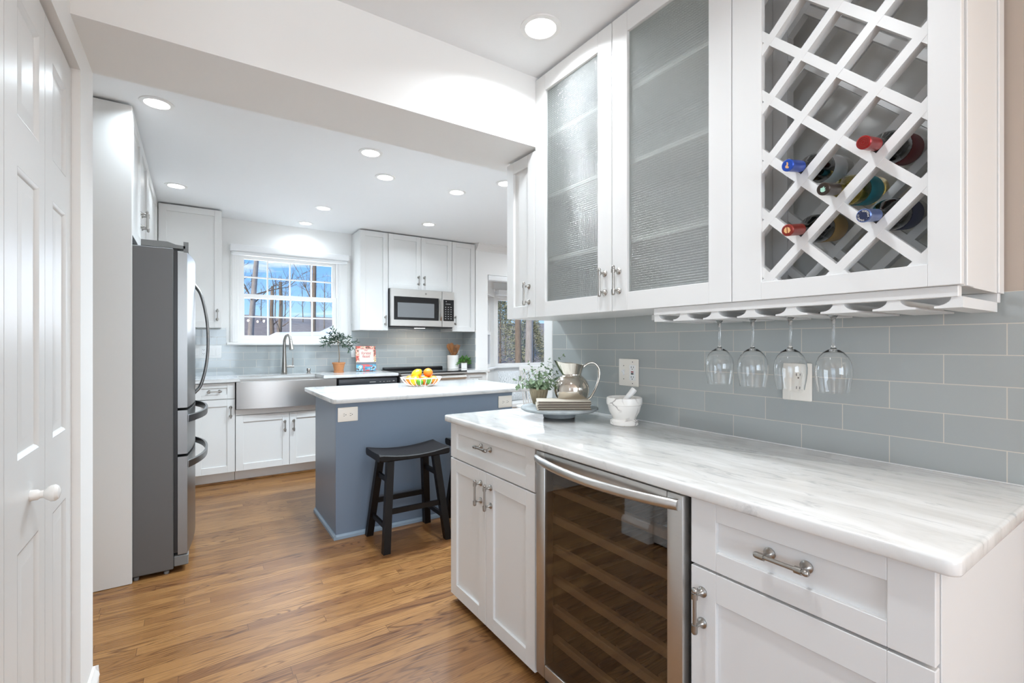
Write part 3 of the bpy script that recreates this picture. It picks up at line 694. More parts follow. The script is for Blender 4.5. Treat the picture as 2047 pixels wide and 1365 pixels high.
# ------------------------------------------------------------------ white spindle chair in the nook
def chair():
    cx, cy = 3.42, 4.62
    t = thing('spindle_chair', 'white spindle-back chair by the breakfast bay, beyond the island', 'chair', (cx, cy, 0))
    M = Matrix.Translation((cx, cy, 0)) @ Matrix.Rotation(radians(150), 4, 'Z')
    b = B(M); n = 28
    sh = [(.22 * cos(2 * pi * i / n) * (1 + .08 * abs(sin(2 * pi * i / n))), .21 * sin(2 * pi * i / n)) for i in range(n)]
    b.rings([[(x * .94, y * .94, .425) for x, y in sh], [(x, y, .435) for x, y in sh], [(x, y, .45) for x, y in sh], [(x * .8, y * .8, .445) for x, y in sh]]); b.build('seat', trim_white, t)
    for sx in (-1, 1):
        for sy in (-1, 1):
            b = B(M); b.lathe([(.012, 0), (.017, .12), (.013, .22), (.019, .30), (.014, .43)], (sx * .20, sy * .19, 0), (-sx * .06, -sy * .06, .43), 12); b.build('leg', trim_white, t)
    b = B(M); b.tube([(-.18, 0, .16), (.18, 0, .16)], .009); b.tube([(-.18, -.16, .18), (-.18, .16, .18)], .009); b.tube([(.18, -.16, .18), (.18, .16, .18)], .009); b.build('stretcher', trim_white, t)
    arc = [(-.205 * cos(pi * i / 12), .17 + .03 * sin(pi * i / 12) + .06, .92 + .0 * i) for i in range(13)]
    b = B(M); b.rings([[Vector(p) + Vector(q) for q in ((0, -.01, -.03), (0, .01, -.03), (0, .01, .02), (0, -.01, .02))] for p in arc]); b.build('top_rail', trim_white, t)
    for i in range(1, 12, 1):
        a = -1 + 2 * i / 12; b = B(M); b.tube([(a * .165, .15 + .02 * (1 - a * a), .44), (-.205 * cos(pi * i / 12), .23 + .03 * sin(pi * i / 12), .90)], .007, 8); b.build('spindle', trim_white, t)
chair()

# ------------------------------------------------------------------ bar run: base cabinets, wine cooler, counter
FX = 1.0                      # face of the doors
BZ = .835
def bar_base_left():
    y0, y1 = 1.335, 2.012
    t = thing('base_cabinet', 'white shaker base cabinet left of the wine cooler with a drawer over two doors', 'cabinet', ((FX + XW) / 2, (y0 + y1) / 2, 0), 'bar base cabinets')
    b = B(); b.box(FX + .021, XW - .01, y0, y1 - .002, .03, BZ - .001); b.build('body', cab_white, t)
    b = B(); b.box(FX + .06, FX + .08, y0, y1 - .01, 0, .03); b.build('toe_kick', cab_white, t)
    b = B(); b.box(FX + .046, FX + .059, y0, y1, 0, .022, .004); b.build('shoe_moulding', floor_m, t)
    A, N = (0, 1, 0), (-1, 0, 0)
    O = lambda y, z: (FX + .02, y, z)
    dr = shaker('drawer', O(y0 + .014, .672), A, N, y1 - y0 - .014, .160, t, frt=.045); pull(dr, (FX + .009, 1.705, .764), N, False)
    ym = 1.690
    d = shaker('door', O(ym + .0015, .032), A, N, y1 - ym - .0015, .634, t); pull(d, (FX, ym + .040, .577), N)
    d = shaker('door', O(y0 + .014, .032), A, N, ym - y0 - .0155, .634, t); pull(d, (FX, ym - .040, .577), N)
bar_base_left()
def bar_base_right():
    y0, y1 = .256, .715
    t = thing('base_cabinet', 'white shaker base cabinet at the near end of the bar, drawer over one door', 'cabinet', ((FX + XW) / 2, (y0 + y1) / 2, 0), 'bar base cabinets')
    b = B(); b.box(FX + .021, XW - .01, y0 + .016, y1, .03, BZ - .001); b.box(FX + .026, XW - .012, y0 - .001, y0 + .015, 0, BZ - .001, .001); b.build('body', cab_white, t)
    b = B(); b.box(FX + .06, FX + .08, y0 + .02, y1, 0, .03); b.build('toe_kick', cab_white, t)
    A, N = (0, 1, 0), (-1, 0, 0); O = lambda y, z: (FX + .02, y, z)
    dr = shaker('drawer', O(y0, .672), A, N, y1 - y0 - .002, .160, t, fr=.066, frt=.045); pull(dr, (FX + .009, .492, .757), N, False)
    d = shaker('door', O(y0, .032), A, N, y1 - y0 - .002, .634, t, fr=.066); pull(d, (FX, y1 - .033, .575), N)
bar_base_right()
def wine_cooler():
    y0, y1 = .722, 1.326; fx = .985
    t = thing('wine_cooler', 'stainless-framed under-counter wine cooler with smoked glass door', 'wine cooler', ((FX + XW) / 2, (y0 + y1) / 2, 0))
    b = B(); xi = fx + .045
    b.box(xi, 1.60, y0, y0 + .02, .0, .832); b.box(xi, 1.60, y1 - .02, y1, .0, .832); b.box(xi, 1.60, y0, y1, .812, .832); b.box(xi, 1.60, y0, y1, .03, .07); b.box(1.58, 1.60, y0, y1, .03, .83); b.build('body', dark_cavity, t)
    b = B(); b.box(fx + .05, fx + .07, y0 + .005, y1 - .005, .005, .06); b.build('kick_grille', black_pl, t)
    b = B(frame((fx + .040, y0 + .004, .062), (0, 1, 0), (-1, 0, 0))); W_, H_ = y1 - y0 - .008, .768; f = .047
    b.box(0, f, 0, .04, 0, H_, .004, 2); b.box(W_ - f, W_, 0, .04, 0, H_, .004, 2); b.box(f, W_ - f, 0, .04, 0, f, .004, 2); b.box(f, W_ - f, 0, .04, H_ - f, H_, .004, 2)
    dr = b.build('door_frame', steel, t)
    b = B(); b.box(fx + .003, fx + .008, y0 + .045, y1 - .045, .10, .80); b.build('glass', cooler_glass, dr, ang=None)
    b = B(); b.box(fx + .0405, fx + .0445, y0 + .010, y0 + .040, .07, .822); b.box(fx + .0405, fx + .0445, y1 - .040, y1 - .010, .07, .822); b.box(fx + .0405, fx + .0445, y0 + .04, y1 - .04, .07, .098); b.box(fx + .0405, fx + .0445, y0 + .04, y1 - .04, .795, .822); b.build('gasket', black_pl, dr, ang=None)
    pts = [(fx - .052 * sin(pi * i / 20) ** .8 - .004, y0 + .012 + (y1 - y0 - .024) * i / 20, .806) for i in range(21)]
    b = B(); b.rings([[Vector(p) + Vector((cos(2 * pi * k / 12) * .011, 0, sin(2 * pi * k / 12) * .014)) for k in range(12)] for p in pts]); h = b.build('handle', steel, dr, ang=60); h['label'] = 'bowed stainless bar handle'
    for k in range(6):
        z = .155 + .105 * k
        b = B(); b.box(1.036, 1.058, y0 + .05, y1 - .03, z, z + .026, .003); b.build('shelf_front', cork_in, t)
        b = B()
        for j in range(7): yy = y0 + .06 + j * .08; b.box(1.078, 1.56, yy, yy + .012, z + .006, z + .014)
        b.build('shelf_rack', steel, t, ang=None)
wine_cooler()
def slab(name, x0, x1, y0, y1, z0, z1, m, label, r=.012, cat='countertop', hole=None):
    """stone slab with rounded plan corners and eased edges"""
    def plan(i, rr):
        pts = []
        for (cx, cy, a0) in ((x1 - rr, y1 - rr, 0), (x0 + rr, y1 - rr, 90), (x0 + rr, y0 + rr, 180), (x1 - rr, y0 + rr, 270)):
            for k in range(7):
                a = radians(a0 + 15 * k); pts.append((cx + (rr - i) * cos(a), cy + (rr - i) * sin(a)))
        return pts
    b = B(); e = .005
    lv = [(e, z0), (e * .3, z0 + e * .3), (0, z0 + e), (0, z1 - e), (e * .3, z1 - e * .3), (e, z1)]
    b.rings([[(x, y, z) for x, y in plan(i, max(r, .008))] for i, z in lv]); o = b.build(name, m, ang=50)
    return tag(o, label, cat)
slab('countertop', .976, XW - .009, .222, 2.043, BZ, .864, counter_m, 'white marble bar countertop with grey veins, in the foreground', .02)

# ------------------------------------------------------------------ bar uppers
UX = 1.30; UZ = 1.322
def upper_small():
    y0, y1 = 1.752, 1.988
    t = thing('wall_cabinet', 'narrow white shaker wall cabinet tucked under the header', 'cabinet', ((UX + XW) / 2, (y0 + y1) / 2, UZ), 'bar wall cabinets')
    B().box(UX + .021, XW - .009, y0, y1, UZ, HZ - .008).build('body', cab_white, t)
    d = shaker('door', (UX + .02, y0 + .002, UZ), (0, 1, 0), (-1, 0, 0), y1 - y0 - .002, HZ - UZ - .016, t, rec=.012); pull(d, (UX, 1.800, 1.432), (-1, 0, 0))
upper_small()
def upper_glass():
    y0, y1 = .792, 1.750; zt = CD - .014
    t = thing('wall_cabinet', 'tall white wall cabinet with two textured glass doors and shelves', 'cabinet', ((UX + XW) / 2, (y0 + y1) / 2, UZ), 'bar wall cabinets')
    b = B(); xb = XW - .009
    b.box(UX + .021, xb, y0, y0 + .016, UZ, zt); b.box(UX + .021, xb, y1 - .016, y1, UZ, zt); b.box(UX + .021, xb, y0 + .016, y1 - .016, UZ, UZ + .016); b.box(UX + .021, xb, y0 + .016, y1 - .016, zt - .016, zt); b.box(xb - .008, xb, y0 + .016, y1 - .016, UZ + .016, zt - .016)
    b.build('body', cab_white, t, ang=None)
    for z in (1.580, 1.868, 2.140): B().box(UX + .032, xb - .008, y0 + .016, y1 - .016, z - .009, z + .009).build('shelf', cab_white, t)
    ym = 1.269
    for k, (a, c) in enumerate(((ym + .0015, y1), (y0, ym - .0015))):
        h = zt - UZ - .003; wd = c - a; fr = .074
        b = B(frame((UX + .02, a, UZ), (0, 1, 0), (-1, 0, 0)))
        b.box(0, fr, 0, .02, 0, h, .0014); b.box(wd - fr, wd, 0, .02, 0, h, .0014); b.box(fr, wd - fr, 0, .02, 0, .066, .0011); b.box(fr, wd - fr, 0, .02, h - .074, h, .0011)
        d = b.build('door', cab_white, t)
        B(frame((UX + .02, a, UZ), (0, 1, 0), (-1, 0, 0))).box(fr - .006, wd - fr + .006, .005, .009, .060, h - .068).build('glass_pane', cab_glass, d, ang=None)
        pull(d, (UX, ym + (.036 if k == 0 else -.036), 1.432), (-1, 0, 0))
upper_glass()
LP = .163                       # lattice pitch
LY, LZ = .522, 1.706            # a crossing of the lattice
def wine_rack():
    y0, y1 = .293, .790; zt = CD - .014; xb = XW - .009
    t = thing('wine_rack_cabinet', 'white wall cabinet with a diagonal wine lattice holding five bottles', 'wine rack', ((UX + XW) / 2, (y0 + y1) / 2, UZ))
    b = B(); b.box(UX + .023, xb, y0 + .0, y0 + .016, UZ - .002, zt); b.box(UX + .021, xb, y1 - .016, y1, UZ, zt); b.box(UX + .021, xb, y0 + .016, y1 - .016, UZ, UZ + .016); b.box(UX + .021, xb, y0 + .016, y1 - .016, zt - .016, zt)
    b.box(UX + .026, UX + .075, y0 - .004, y0, UZ - .002, zt, .001); b.box(UX + .28, xb, y0 - .004, y0, UZ - .002, zt, .001)
    b.build('body', cab_white, t, ang=None)
    B().box(xb - .01, xb - .002, y0 + .016, y1 - .016, UZ + .016, zt - .016).build('back_panel', rack_grey, t, ang=None)
    b = B(frame((UX + .02, y0, UZ), (0, 1, 0), (-1, 0, 0))); wd, h = y1 - y0, zt - UZ
    b.box(0, .054, 0, .02, 0, h, .0014); b.box(wd - .086, wd, 0, .02, 0, h, .0014); b.box(.054, wd - .086, 0, .02, 0, .048, .0011); b.box(.054, wd - .086, 0, .02, h - .06, h, .0011); b.build('face_frame', cab_white, t)
    # two lattices of lap-jointed diagonal slats, clipped to the opening
    def slats(x0, x1, ya, yb, za, zb, hw=.0108):
        b = B(); n = 40
        def clip(poly):
            def cut(P, f):
                out = []
                for i in range(len(P)):
                    p, q = P[i], P[(i + 1) % len(P)]; a, c = f(p), f(q)
                    if a >= 0: out.append(p)
                    if (a >= 0) != (c >= 0):
                        k = a / (a - c); out.append((p[0] + (q[0] - p[0]) * k, p[1] + (q[1] - p[1]) * k))
                return out
            for f in (lambda p: p[0] - ya, lambda p: yb - p[0], lambda p: p[1] - za, lambda p: zb - p[1]):
                poly = cut(poly, f)
                if len(poly) < 3: return None
            return poly
        s = hw * math.sqrt(2)
        for sg, xo in ((1, .0006), (-1, 0)):
            c0 = LZ - sg * LY
            for k in range(-12, 13):
                c = c0 + k * LP
                P = clip([(-1, c - sg - s), (3, c + sg * 3 - s), (3, c + sg * 3 + s), (-1, c - sg + s)])
                if P: b.prism([(x0 + xo, y, z) for y, z in P], (x1 - x0, 0, 0))
        return b
    slats(UX + .006, UX + .034, y0 + .045, y1 - .077, UZ + .040, zt - .05).build('front_lattice', cab_white, t, ang=None)
    slats(1.500, 1.528, y0 + .017, y1 - .050, UZ + .017, zt - .02).build('rear_lattice', cab_white, t, ang=None)
    b = B(); b.box(1.495, 1.533, y1 - .060, y1 - .017, UZ + .017, zt - .02); b.build('rear_stile', cab_white, t)
wine_rack()
def bottle(y, z, labl, foil, glass, lab_m=None, capx=1.236, emblem=None):
    """lies neck-out on a crossing of the lattice; axis runs from the room into the cabinet"""
    zn = z + .0155 + .0155 * 1.414; zb = z + .0155 + .038 * 1.414
    p0 = Vector((capx, y, zn - (zb - zn) * (UX + .02 - capx) / .194)); d = Vector((.194, 0, zb - zn)).normalized()
    t = thing('wine_bottle', labl, 'wine bottle', tuple(p0 + d * .15), 'wine bottles in the lattice rack')
    L_ = .30
    b = B(); b.lathe([(.001, .0012), (.0125, .0012), (.0140, .004), (.0140, .085), (.017, .098), (.030, .120), (.0365, .140), (.0375, .155), (.0375, L_ - .006), (.034, L_), (.001, L_ - .004)], p0, d, 28); b.build('glass', glass, t, ang=50)
    b = B(); b.lathe([(.001, 0), (.0128, 0), (.0148, .002), (.0148, .010), (.0145, .0105), (.0145, .066), (.0142, .0662)], p0, d, 24, caps=True); cp = b.build('foil_cap', foil, t)
    if lab_m:
        b = B(); b.lathe([(.0378, .175), (.0381, .1755), (.0381, .255), (.0378, .2555)], p0, d, 32, caps=False); b.build('label', lab_m, t)
    right = Vector((0, -1, 0)); up = right.cross(-d) * -1
    up = (-d).cross(right)
    if emblem: emblem(cp, p0 - d * .0004, right, up)
def seal(cp, p, r, u):
    b = B(); n = (r.cross(u)).normalized()
    for rad in (.0035, .0075, .0105):
        b.tube([p + (r * cos(a) + u * sin(a)) * rad for a in [2 * pi * i / 24 for i in range(24)]], .0007, 6, closed=True)
    b.build('embossed_rings', foil_brick, cp)
def blob(pts, m, nm):
    def f(cp, p, r, u):
        b = B(); n = r.cross(u).normalized(); b.prism([p + r * x * .001 + u * y * .001 for x, y in pts], n * .0005); b.build(nm, m, cp, ang=None)
    return f
def ringtext(cp, p, r, u):
    txt = 'COPPOLA \u00b7 FRANCIS \u00b7 '; n = len(txt)
    bb = B()
    for i, ch in enumerate(txt):
        if ch == ' ': continue
        a = pi / 2 - 2 * pi * i / n
        c = p + r.cross(u).normalized() * .0004 + (r * cos(a) + u * sin(a)) * .0098; up2 = (r * cos(a) + u * sin(a)); rt = (r * sin(a) - u * cos(a))
        cu = bpy.data.curves.new('l', 'FONT'); cu.body = ch; cu.size = .0052; cu.align_x = 'CENTER'; cu.align_y = 'CENTER'; cu.extrude = .0002
        ob = bpy.data.objects.new('l', cu); COL.objects.link(ob); dg = bpy.context.evaluated_depsgraph_get(); me0 = bpy.data.meshes.new_from_object(ob.evaluated_get(dg))
        bpy.data.objects.remove(ob); bpy.data.curves.remove(cu)
        t = bmesh.new(); t.from_mesh(me0); bb._add(t, mtext(c + rt.cross(up2).normalized() * .0004, rt, up2)); bpy.data.meshes.remove(me0)
    bb.build('cap_lettering', ink_white, cp, ang=None)
    b = B(); k = r.cross(u).normalized()
    b.lathe([(.0001, 0), (.0127, 0), (.0127, .0003), (.0001, .0003)], p, k, 24); b.build('cap_centre', foil_navy, cp)
H = LP / 2
bottle(LY - H, LZ - H, 'wine bottle with a red foil cap, highest of the five', foil_red, bottle_black, label_maroon, emblem=seal)
bottle(LY + H, LZ - H, 'wine bottle with a bright blue cap bearing a small gold figure', foil_blue, bottle_black, label_white, emblem=blob([(-4, -6), (2, -8), (4, -5), (1, -2), (3, 2), (2, 7), (-1, 8), (-1, 2), (-5, -2)], ink_gold, 'gold_figure'))
bottle(LY, LZ - LP, 'golden white-wine bottle with a black screw cap', foil_dark, gold_glass, label_teal, emblem=blob([(-6, -4), (-3, -7), (2, -7), (6, -3), (3, -2), (6, 2), (2, 2), (3, 6), (-1, 3), (-5, 3)], ink_mint, 'mint_emblem'))
bottle(LY - H, LZ - LP - H, 'wine bottle with a navy cap ringed by white lettering', foil_steel, bottle_black, label_navy, emblem=ringtext)
bottle(LY + H, LZ - LP - H, 'wine bottle with a brick-red cap, lowest at the left', foil_brick, bottle_black, label_tan, emblem=blob([(-8, -2), (-7, 4), (-2, 8), (-1, 7), (-1, -7), (1, -7), (1, 8), (6, 5), (8, -2), (4, -7), (-4, -7)], ink_gold, 'gold_monogram'))

# stemware rack under the cabinets
RP = .111
def stem_rack():
    t = thing('stemware_rack', 'white wooden stemware rack with flared rails under the wine cabinet', 'glass rack', (1.46, .69, 1.28))
    b = B(); b.box(UX + .012, UX + .035, .300, 1.083, 1.298, 1.3215, .001); b.box(1.585, 1.606, .292, 1.32, 1.298, 1.3215, .001); b.build('mounting_batten', cab_white, t)
    for k in range(8):
        yc = .300 + RP * k; ho, top = .040, .012
        n = 6; pr = []
        right = [(yc + top + (ho - top) * (1 - cos(pi / 2 * i / n)), 1.298 - .018 * sin(pi / 2 * i / n)) for i in range(n + 1)] + [(yc + ho, 1.2755)]
        left = [(2 * yc - y, z) for y, z in right]
        if k == 0: left = [(yc - .006, 1.298), (yc - .006, 1.2755)]
        if k == 7: right = [(yc + .006, 1.298), (yc + .006, 1.2755)]
        b = B(); b.prism([(UX + .016, y, z) for y, z in right + left[::-1]], (.272, 0, 0)); b.build('rail', cab_white, t, ang=25)
stem_rack()
def wine_glass(x, y, lab):
    z0 = 1.2815   # foot rests on the rails
    t = thing('wine_glass', lab, 'wine glass', (x, y, z0), 'wine glasses hanging from the rack')
    outer = [(.0012, .0052), (.030, .0050), (.034, .0035), (.034, .0022), (.030, .0010), (.012, -.004), (.0055, -.014), (.0038, -.030), (.0034, -.060), (.0036, -.085), (.0055, -.092), (.012, -.097),
             (.024, -.105), (.034, -.117), (.0405, -.132), (.0432, -.150), (.0430, -.166), (.0405, -.186), (.0365, -.2085), (.0358, -.2130)]
    inner = [(.0350, -.2130), (.0355, -.2085), (.0395, -.186), (.0420, -.166), (.0422, -.150), (.0395, -.132), (.033, -.118), (.023, -.107), (.012, -.1005), (.0005, -.099)]
    b = B(); b.lathe([(r, h) for r, h in outer + inner], (x, y, z0), (0, 0, 1), 40); b.build('glass', stem_glass, t, ang=60)
for k, lab in ((5, 'upside-down wine glass farthest along the rack, leftmost of four'), (4, 'upside-down wine glass, second from the left of four on the rack'), (3, 'upside-down wine glass in front of the wall outlet'), (2, 'upside-down wine glass just right of the outlet, rightmost of four')):
    wine_glass(1.427, .300 + RP * (k + .5), lab)

# ------------------------------------------------------------------ wall plates
def duplex(b2, M, horizontal=False):
    pass
def socket_face(t, M, cx, cz, m=plate_ivory, rot=False):
    """one round-sided receptacle with slots; local plate coords x across, z up, y out"""
    b = B(M); pts = []
    for i in range(24):
        a = 2 * pi * i / 24; x, z = .0168 * cos(a), max(-.0135, min(.0135, .0168 * sin(a)))
        if rot: x, z = z, x
        pts.append((cx + x, .0050, cz + z))
    b.prism(pts, (0, .0018, 0)); f = b.build('receptacle', m, t, ang=30)
    b = B(M)
    q = [(-.0062, .004, .0012, .0042), (.0062, .004, .0012, .0036), (0, -.0065, .0024, .0024)]
    for x, z, a, c in q:
        if rot: x, z, a, c = -z, x, c, a
        b.box(cx + x - a, cx + x + a, .0066, .0071, cz + z - c, cz + z + c)
    b.build('slots', slot_dark, f, ang=None)
def plate(name, lab, cat, O, A, N, w, h, m, group=None):
    t = thing(name, lab, cat, O, group); M = frame(O, A, N)
    b = B(M); b.box(-w / 2, w / 2, 0, .0055, -h / 2, h / 2, .0035, 2); b.build('cover_plate', m, t, ang=40)
    return t, M
def bar_plates():
    A, N = (0, -1, 0), (-1, 0, 0); X = XW - .0085
    t, M = plate('outlet', 'ivory double outlet on the bar tile behind the hanging glasses', 'outlet', (X, .762, 1.077), A, N, .090, .122, plate_ivory)
    socket_face(t, M, .008, .0195); socket_face(t, M, .008, -.0195)
    t, M = plate('switch_plate', 'ivory plate with a toggle switch and a red-buttoned outlet above the mortar', 'switch', (X, 1.4795, 1.0705), A, N, .116, .122, plate_ivory)
    b = B(M); b.box(-.032, -.022, .005, .007, -.013, .013, .001); s = b.build('toggle_slot', plate_white, t); b = B(M); b.hexa([(-.030, .006, -.006), (-.024, .006, -.006), (-.024, .006, .004), (-.030, .006, .004), (-.0295, .018, .004), (-.0245, .018, .004), (-.0245, .018, .010), (-.0295, .018, .010)]); b.build('toggle', plate_white, t)
    b = B(M); b.box(.008, .042, .005, .0075, -.034, .034, .001); g = b.build('gfci_face', plate_white, t)
    b = B(M)
    for cz in (.022, -.022):
        for x, z, a, c in ((-.006, .003, .0012, .004), (.006, .003, .0012, .0035), (0, -.006, .002, .002)): b.box(.025 + x - a, .025 + x + a, .0074, .0079, cz + z - c, cz + z + c)
    b.build('slots', slot_dark, g, ang=None)
    b = B(M); b.box(.018, .032, .007, .0088, .001, .0065, .0006); b.build('test_button', red_pl, g); b = B(M); b.box(.018, .032, .007, .0088, -.0075, -.0015, .0006); b.build('reset_button', slot_dark, g)
    b = B(M)
    for x, z in ((-.027, .030), (-.027, -.030), (.025, .048), (.025, -.048)): b.cyl((x, .0052, z), (x, .0062, z), .0022, seg=10)
    b.build('screw', slot_dark, t)
bar_plates()
def kitchen_plates():
    A, N = (1, 0, 0), (0, -1, 0); Y = WY - .0085
    t, M = plate('switch_plate', 'white four-gang plate with an outlet and rocker switches beside the fridge', 'switch', (.094, Y, 1.124), A, N, .228, .122, plate_white)
    for k in (0, 2, 3):
        b = B(M); x = -.0855 + .057 * k if k else -.0855; b.box(x - .0165, x + .0165, .005, .0078, -.033, .033, .001); b.build('rocker', plate_white, t)
    b = B(M); x = -.0285; b.box(x - .0165, x + .0165, .005, .0078, -.033, .033, .001); g = b.build('outlet_face', plate_white, t)
    b = B(M)
    for cz in (.018, -.018):
        for dx, z, a, c in ((-.006, .003, .0014, .004), (.006, .003, .0014, .004), (0, -.006, .0024, .0024)): b.box(x + dx - a, x + dx + a, .0076, .0082, cz + z - c, cz + z + c)
    b.build('slots', slot_dark, g, ang=None)
    t, M = plate('outlet', 'white outlet plate on the tile partly hidden behind the cookbook', 'outlet', (1.468, Y, 1.112), A, N, .108, .120, plate_white)
    socket_face(t, M, .012, .0195, plate_white); socket_face(t, M, .012, -.0195, plate_white)
    t, M = plate('outlet', 'white outlet plate on the tile behind the utensil crock', 'outlet', (2.70, Y, 1.06), A, N, .075, .118, plate_white)
    socket_face(t, M, 0, .0195, plate_white); socket_face(t, M, 0, -.0195, plate_white)

# ------------------------------------------------------------------ items on the bar
TX, TY, TZ = 1.391, 1.688, .912
def tray():
    t = thing('cake_stand', 'round grey slate pedestal tray on the bar counter', 'tray', (TX, TY, .864))
    b = B(); b.lathe([(.001, .028), (.120, .029), (.168, .033), (.176, .038), (.177, .044), (.174, .048), (.001, .048)], (TX, TY, .864), (0, 0, 1), 56); b.build('plate', slate, t, ang=40)
    b = B(); b.lathe([(.001, 0), (.070, 0), (.074, .003), (.074, .024), (.070, .0285), (.001, .0285)], (TX, TY, .864), (0, 0, 1), 40); b.build('foot', slate, t, ang=40)
tray()
def pitcher():
    cx, cy = 1.452, 1.672; z = TZ
    t = thing('pitcher', 'polished pewter pitcher with a curved handle on the slate tray', 'pitcher', (cx, cy, z))
    prof = [(.046, 0), (.050, .002), (.062, .018), (.075, .045), (.0815, .072), (.080, .095), (.070, .118), (.056, .133), (.046, .141), (.0445, .144), (.0455, .150), (.050, .168), (.056, .188), (.060, .199)]
    spd = Vector((-.83, .556, 0)); side = Vector((.556, .83, 0))     # spout points to the left of the picture
    b = B(); n = 48; R = []
    for r, h in prof + [(.058, .199), (.054, .188), (.047, .168), (.043, .150), (.0425, .144)]:
        ring = []
        k = max(0, (h - .144) / .055)
        for i in range(n):
            a = 2 * pi * i / n; c = cos(a); sp = max(0, c) ** 5 * k
            rr = r + sp * .026; hz = h + sp * .014 * k - k * k * .010 * max(0, -c)
            ring.append(Vector((cx, cy, z)) + spd * cos(a) * rr + Vector((-spd.y, spd.x, 0)) * sin(a) * rr + Vector((0, 0, hz)))
        R.append(ring)
    b.rings(R); b.build('body', chrome, t, ang=55)
    hp = [(.052, .178), (.075, .196), (.105, .198), (.126, .172), (.127, .130), (.113, .085), (.092, .045), (.076, .030)]
    pts = curve_pts([Vector((cx, cy, z)) - spd * r + Vector((0, 0, h)) for r, h in hp], 6); n = len(pts)
    b = B(); R = []
    for i, p in enumerate(pts):
        q = (pts[min(i + 1, n - 1)] - pts[max(i - 1, 0)]).normalized(); o = Vector((-spd.y, spd.x, 0)); nn = q.cross(o)
        R.append([p + o * cos(2 * pi * k / 12) * .0095 + nn * sin(2 * pi * k / 12) * .0055 for k in range(12)])
    b.rings(R); b.build('handle', chrome, t, ang=60)
pitcher()
CAMA = radians(33.79); RT = Vector((cos(CAMA), -sin(CAMA), 0)); FW = Vector((sin(CAMA), cos(CAMA), 0))
def notebooks():
    c = Vector((TX + .003, TY - .03, 0)); c = Vector((1.344, 1.636, 0)) + RT * .022
    labs = ['lowest of the cream and brown striped books stacked on the slate tray', 'second striped book from the bottom of the stack on the slate tray', 'middle striped book of the stack on the slate tray', 'fourth striped book up in the stack on the slate tray', 'topmost striped book of the stack, right under the pitcher']
    for k in range(5):
        dx = random.uniform(-.004, .004); z = TZ + .0008 + k * .0076; w, d = .115, .062; M = Matrix.Translation(c + RT * dx + FW * random.uniform(-.003, .003)) @ Matrix.Rotation(-CAMA + random.uniform(-.025, .025), 4, 'Z')
        t = thing('thin_book', labs[k], 'book', tuple(M.translation + Vector((0, 0, z))), 'striped thin books on the slate tray')
        b = B(M); b.box(-w, w, -d, d, z, z + .0016, .0003); b.box(-w, w, -d, d, z + .0054, z + .0070, .0003); b.tube([(-w - .001, -d, z + .0035), (-w - .001, d, z + .0035)], .0033, 8); b.build('cover', paper_cream, t)
        b = B(M); b.box(-w + .002, w - .0004, -d - .0008, d - .001, z + .0016, z + .0054); b.build('pages', paper_dark, t, ang=None)
notebooks()
def leaf(b, p, d, n, L_, W_, curl=.15):
    """pointed oval leaf: base p, direction d, normal n"""
    d = d.normalized(); n = (n - d * n.dot(d)); n = n.normalized() if n.length > 1e-4 else d.orthogonal().normalized(); s = d.cross(n); R = []
    for t, wd in ((0, .08), (.22, .72), (.48, 1), (.75, .74), (1, .06)):
        c = p + d * L_ * t - n * curl * L_ * t * t; R.append([c - s * W_ * wd / 2 + n * W_ * .10 * wd, c, c + s * W_ * wd / 2 + n * W_ * .10 * wd])
    b.rings(R, False, closed=False)
def rnd_dir(zmin=-.2, zmax=1.0):
    z = random.uniform(zmin, zmax); a = random.uniform(0, 2 * pi); r = math.sqrt(max(0, 1 - z * z)); return Vector((r * cos(a), r * sin(a), z))
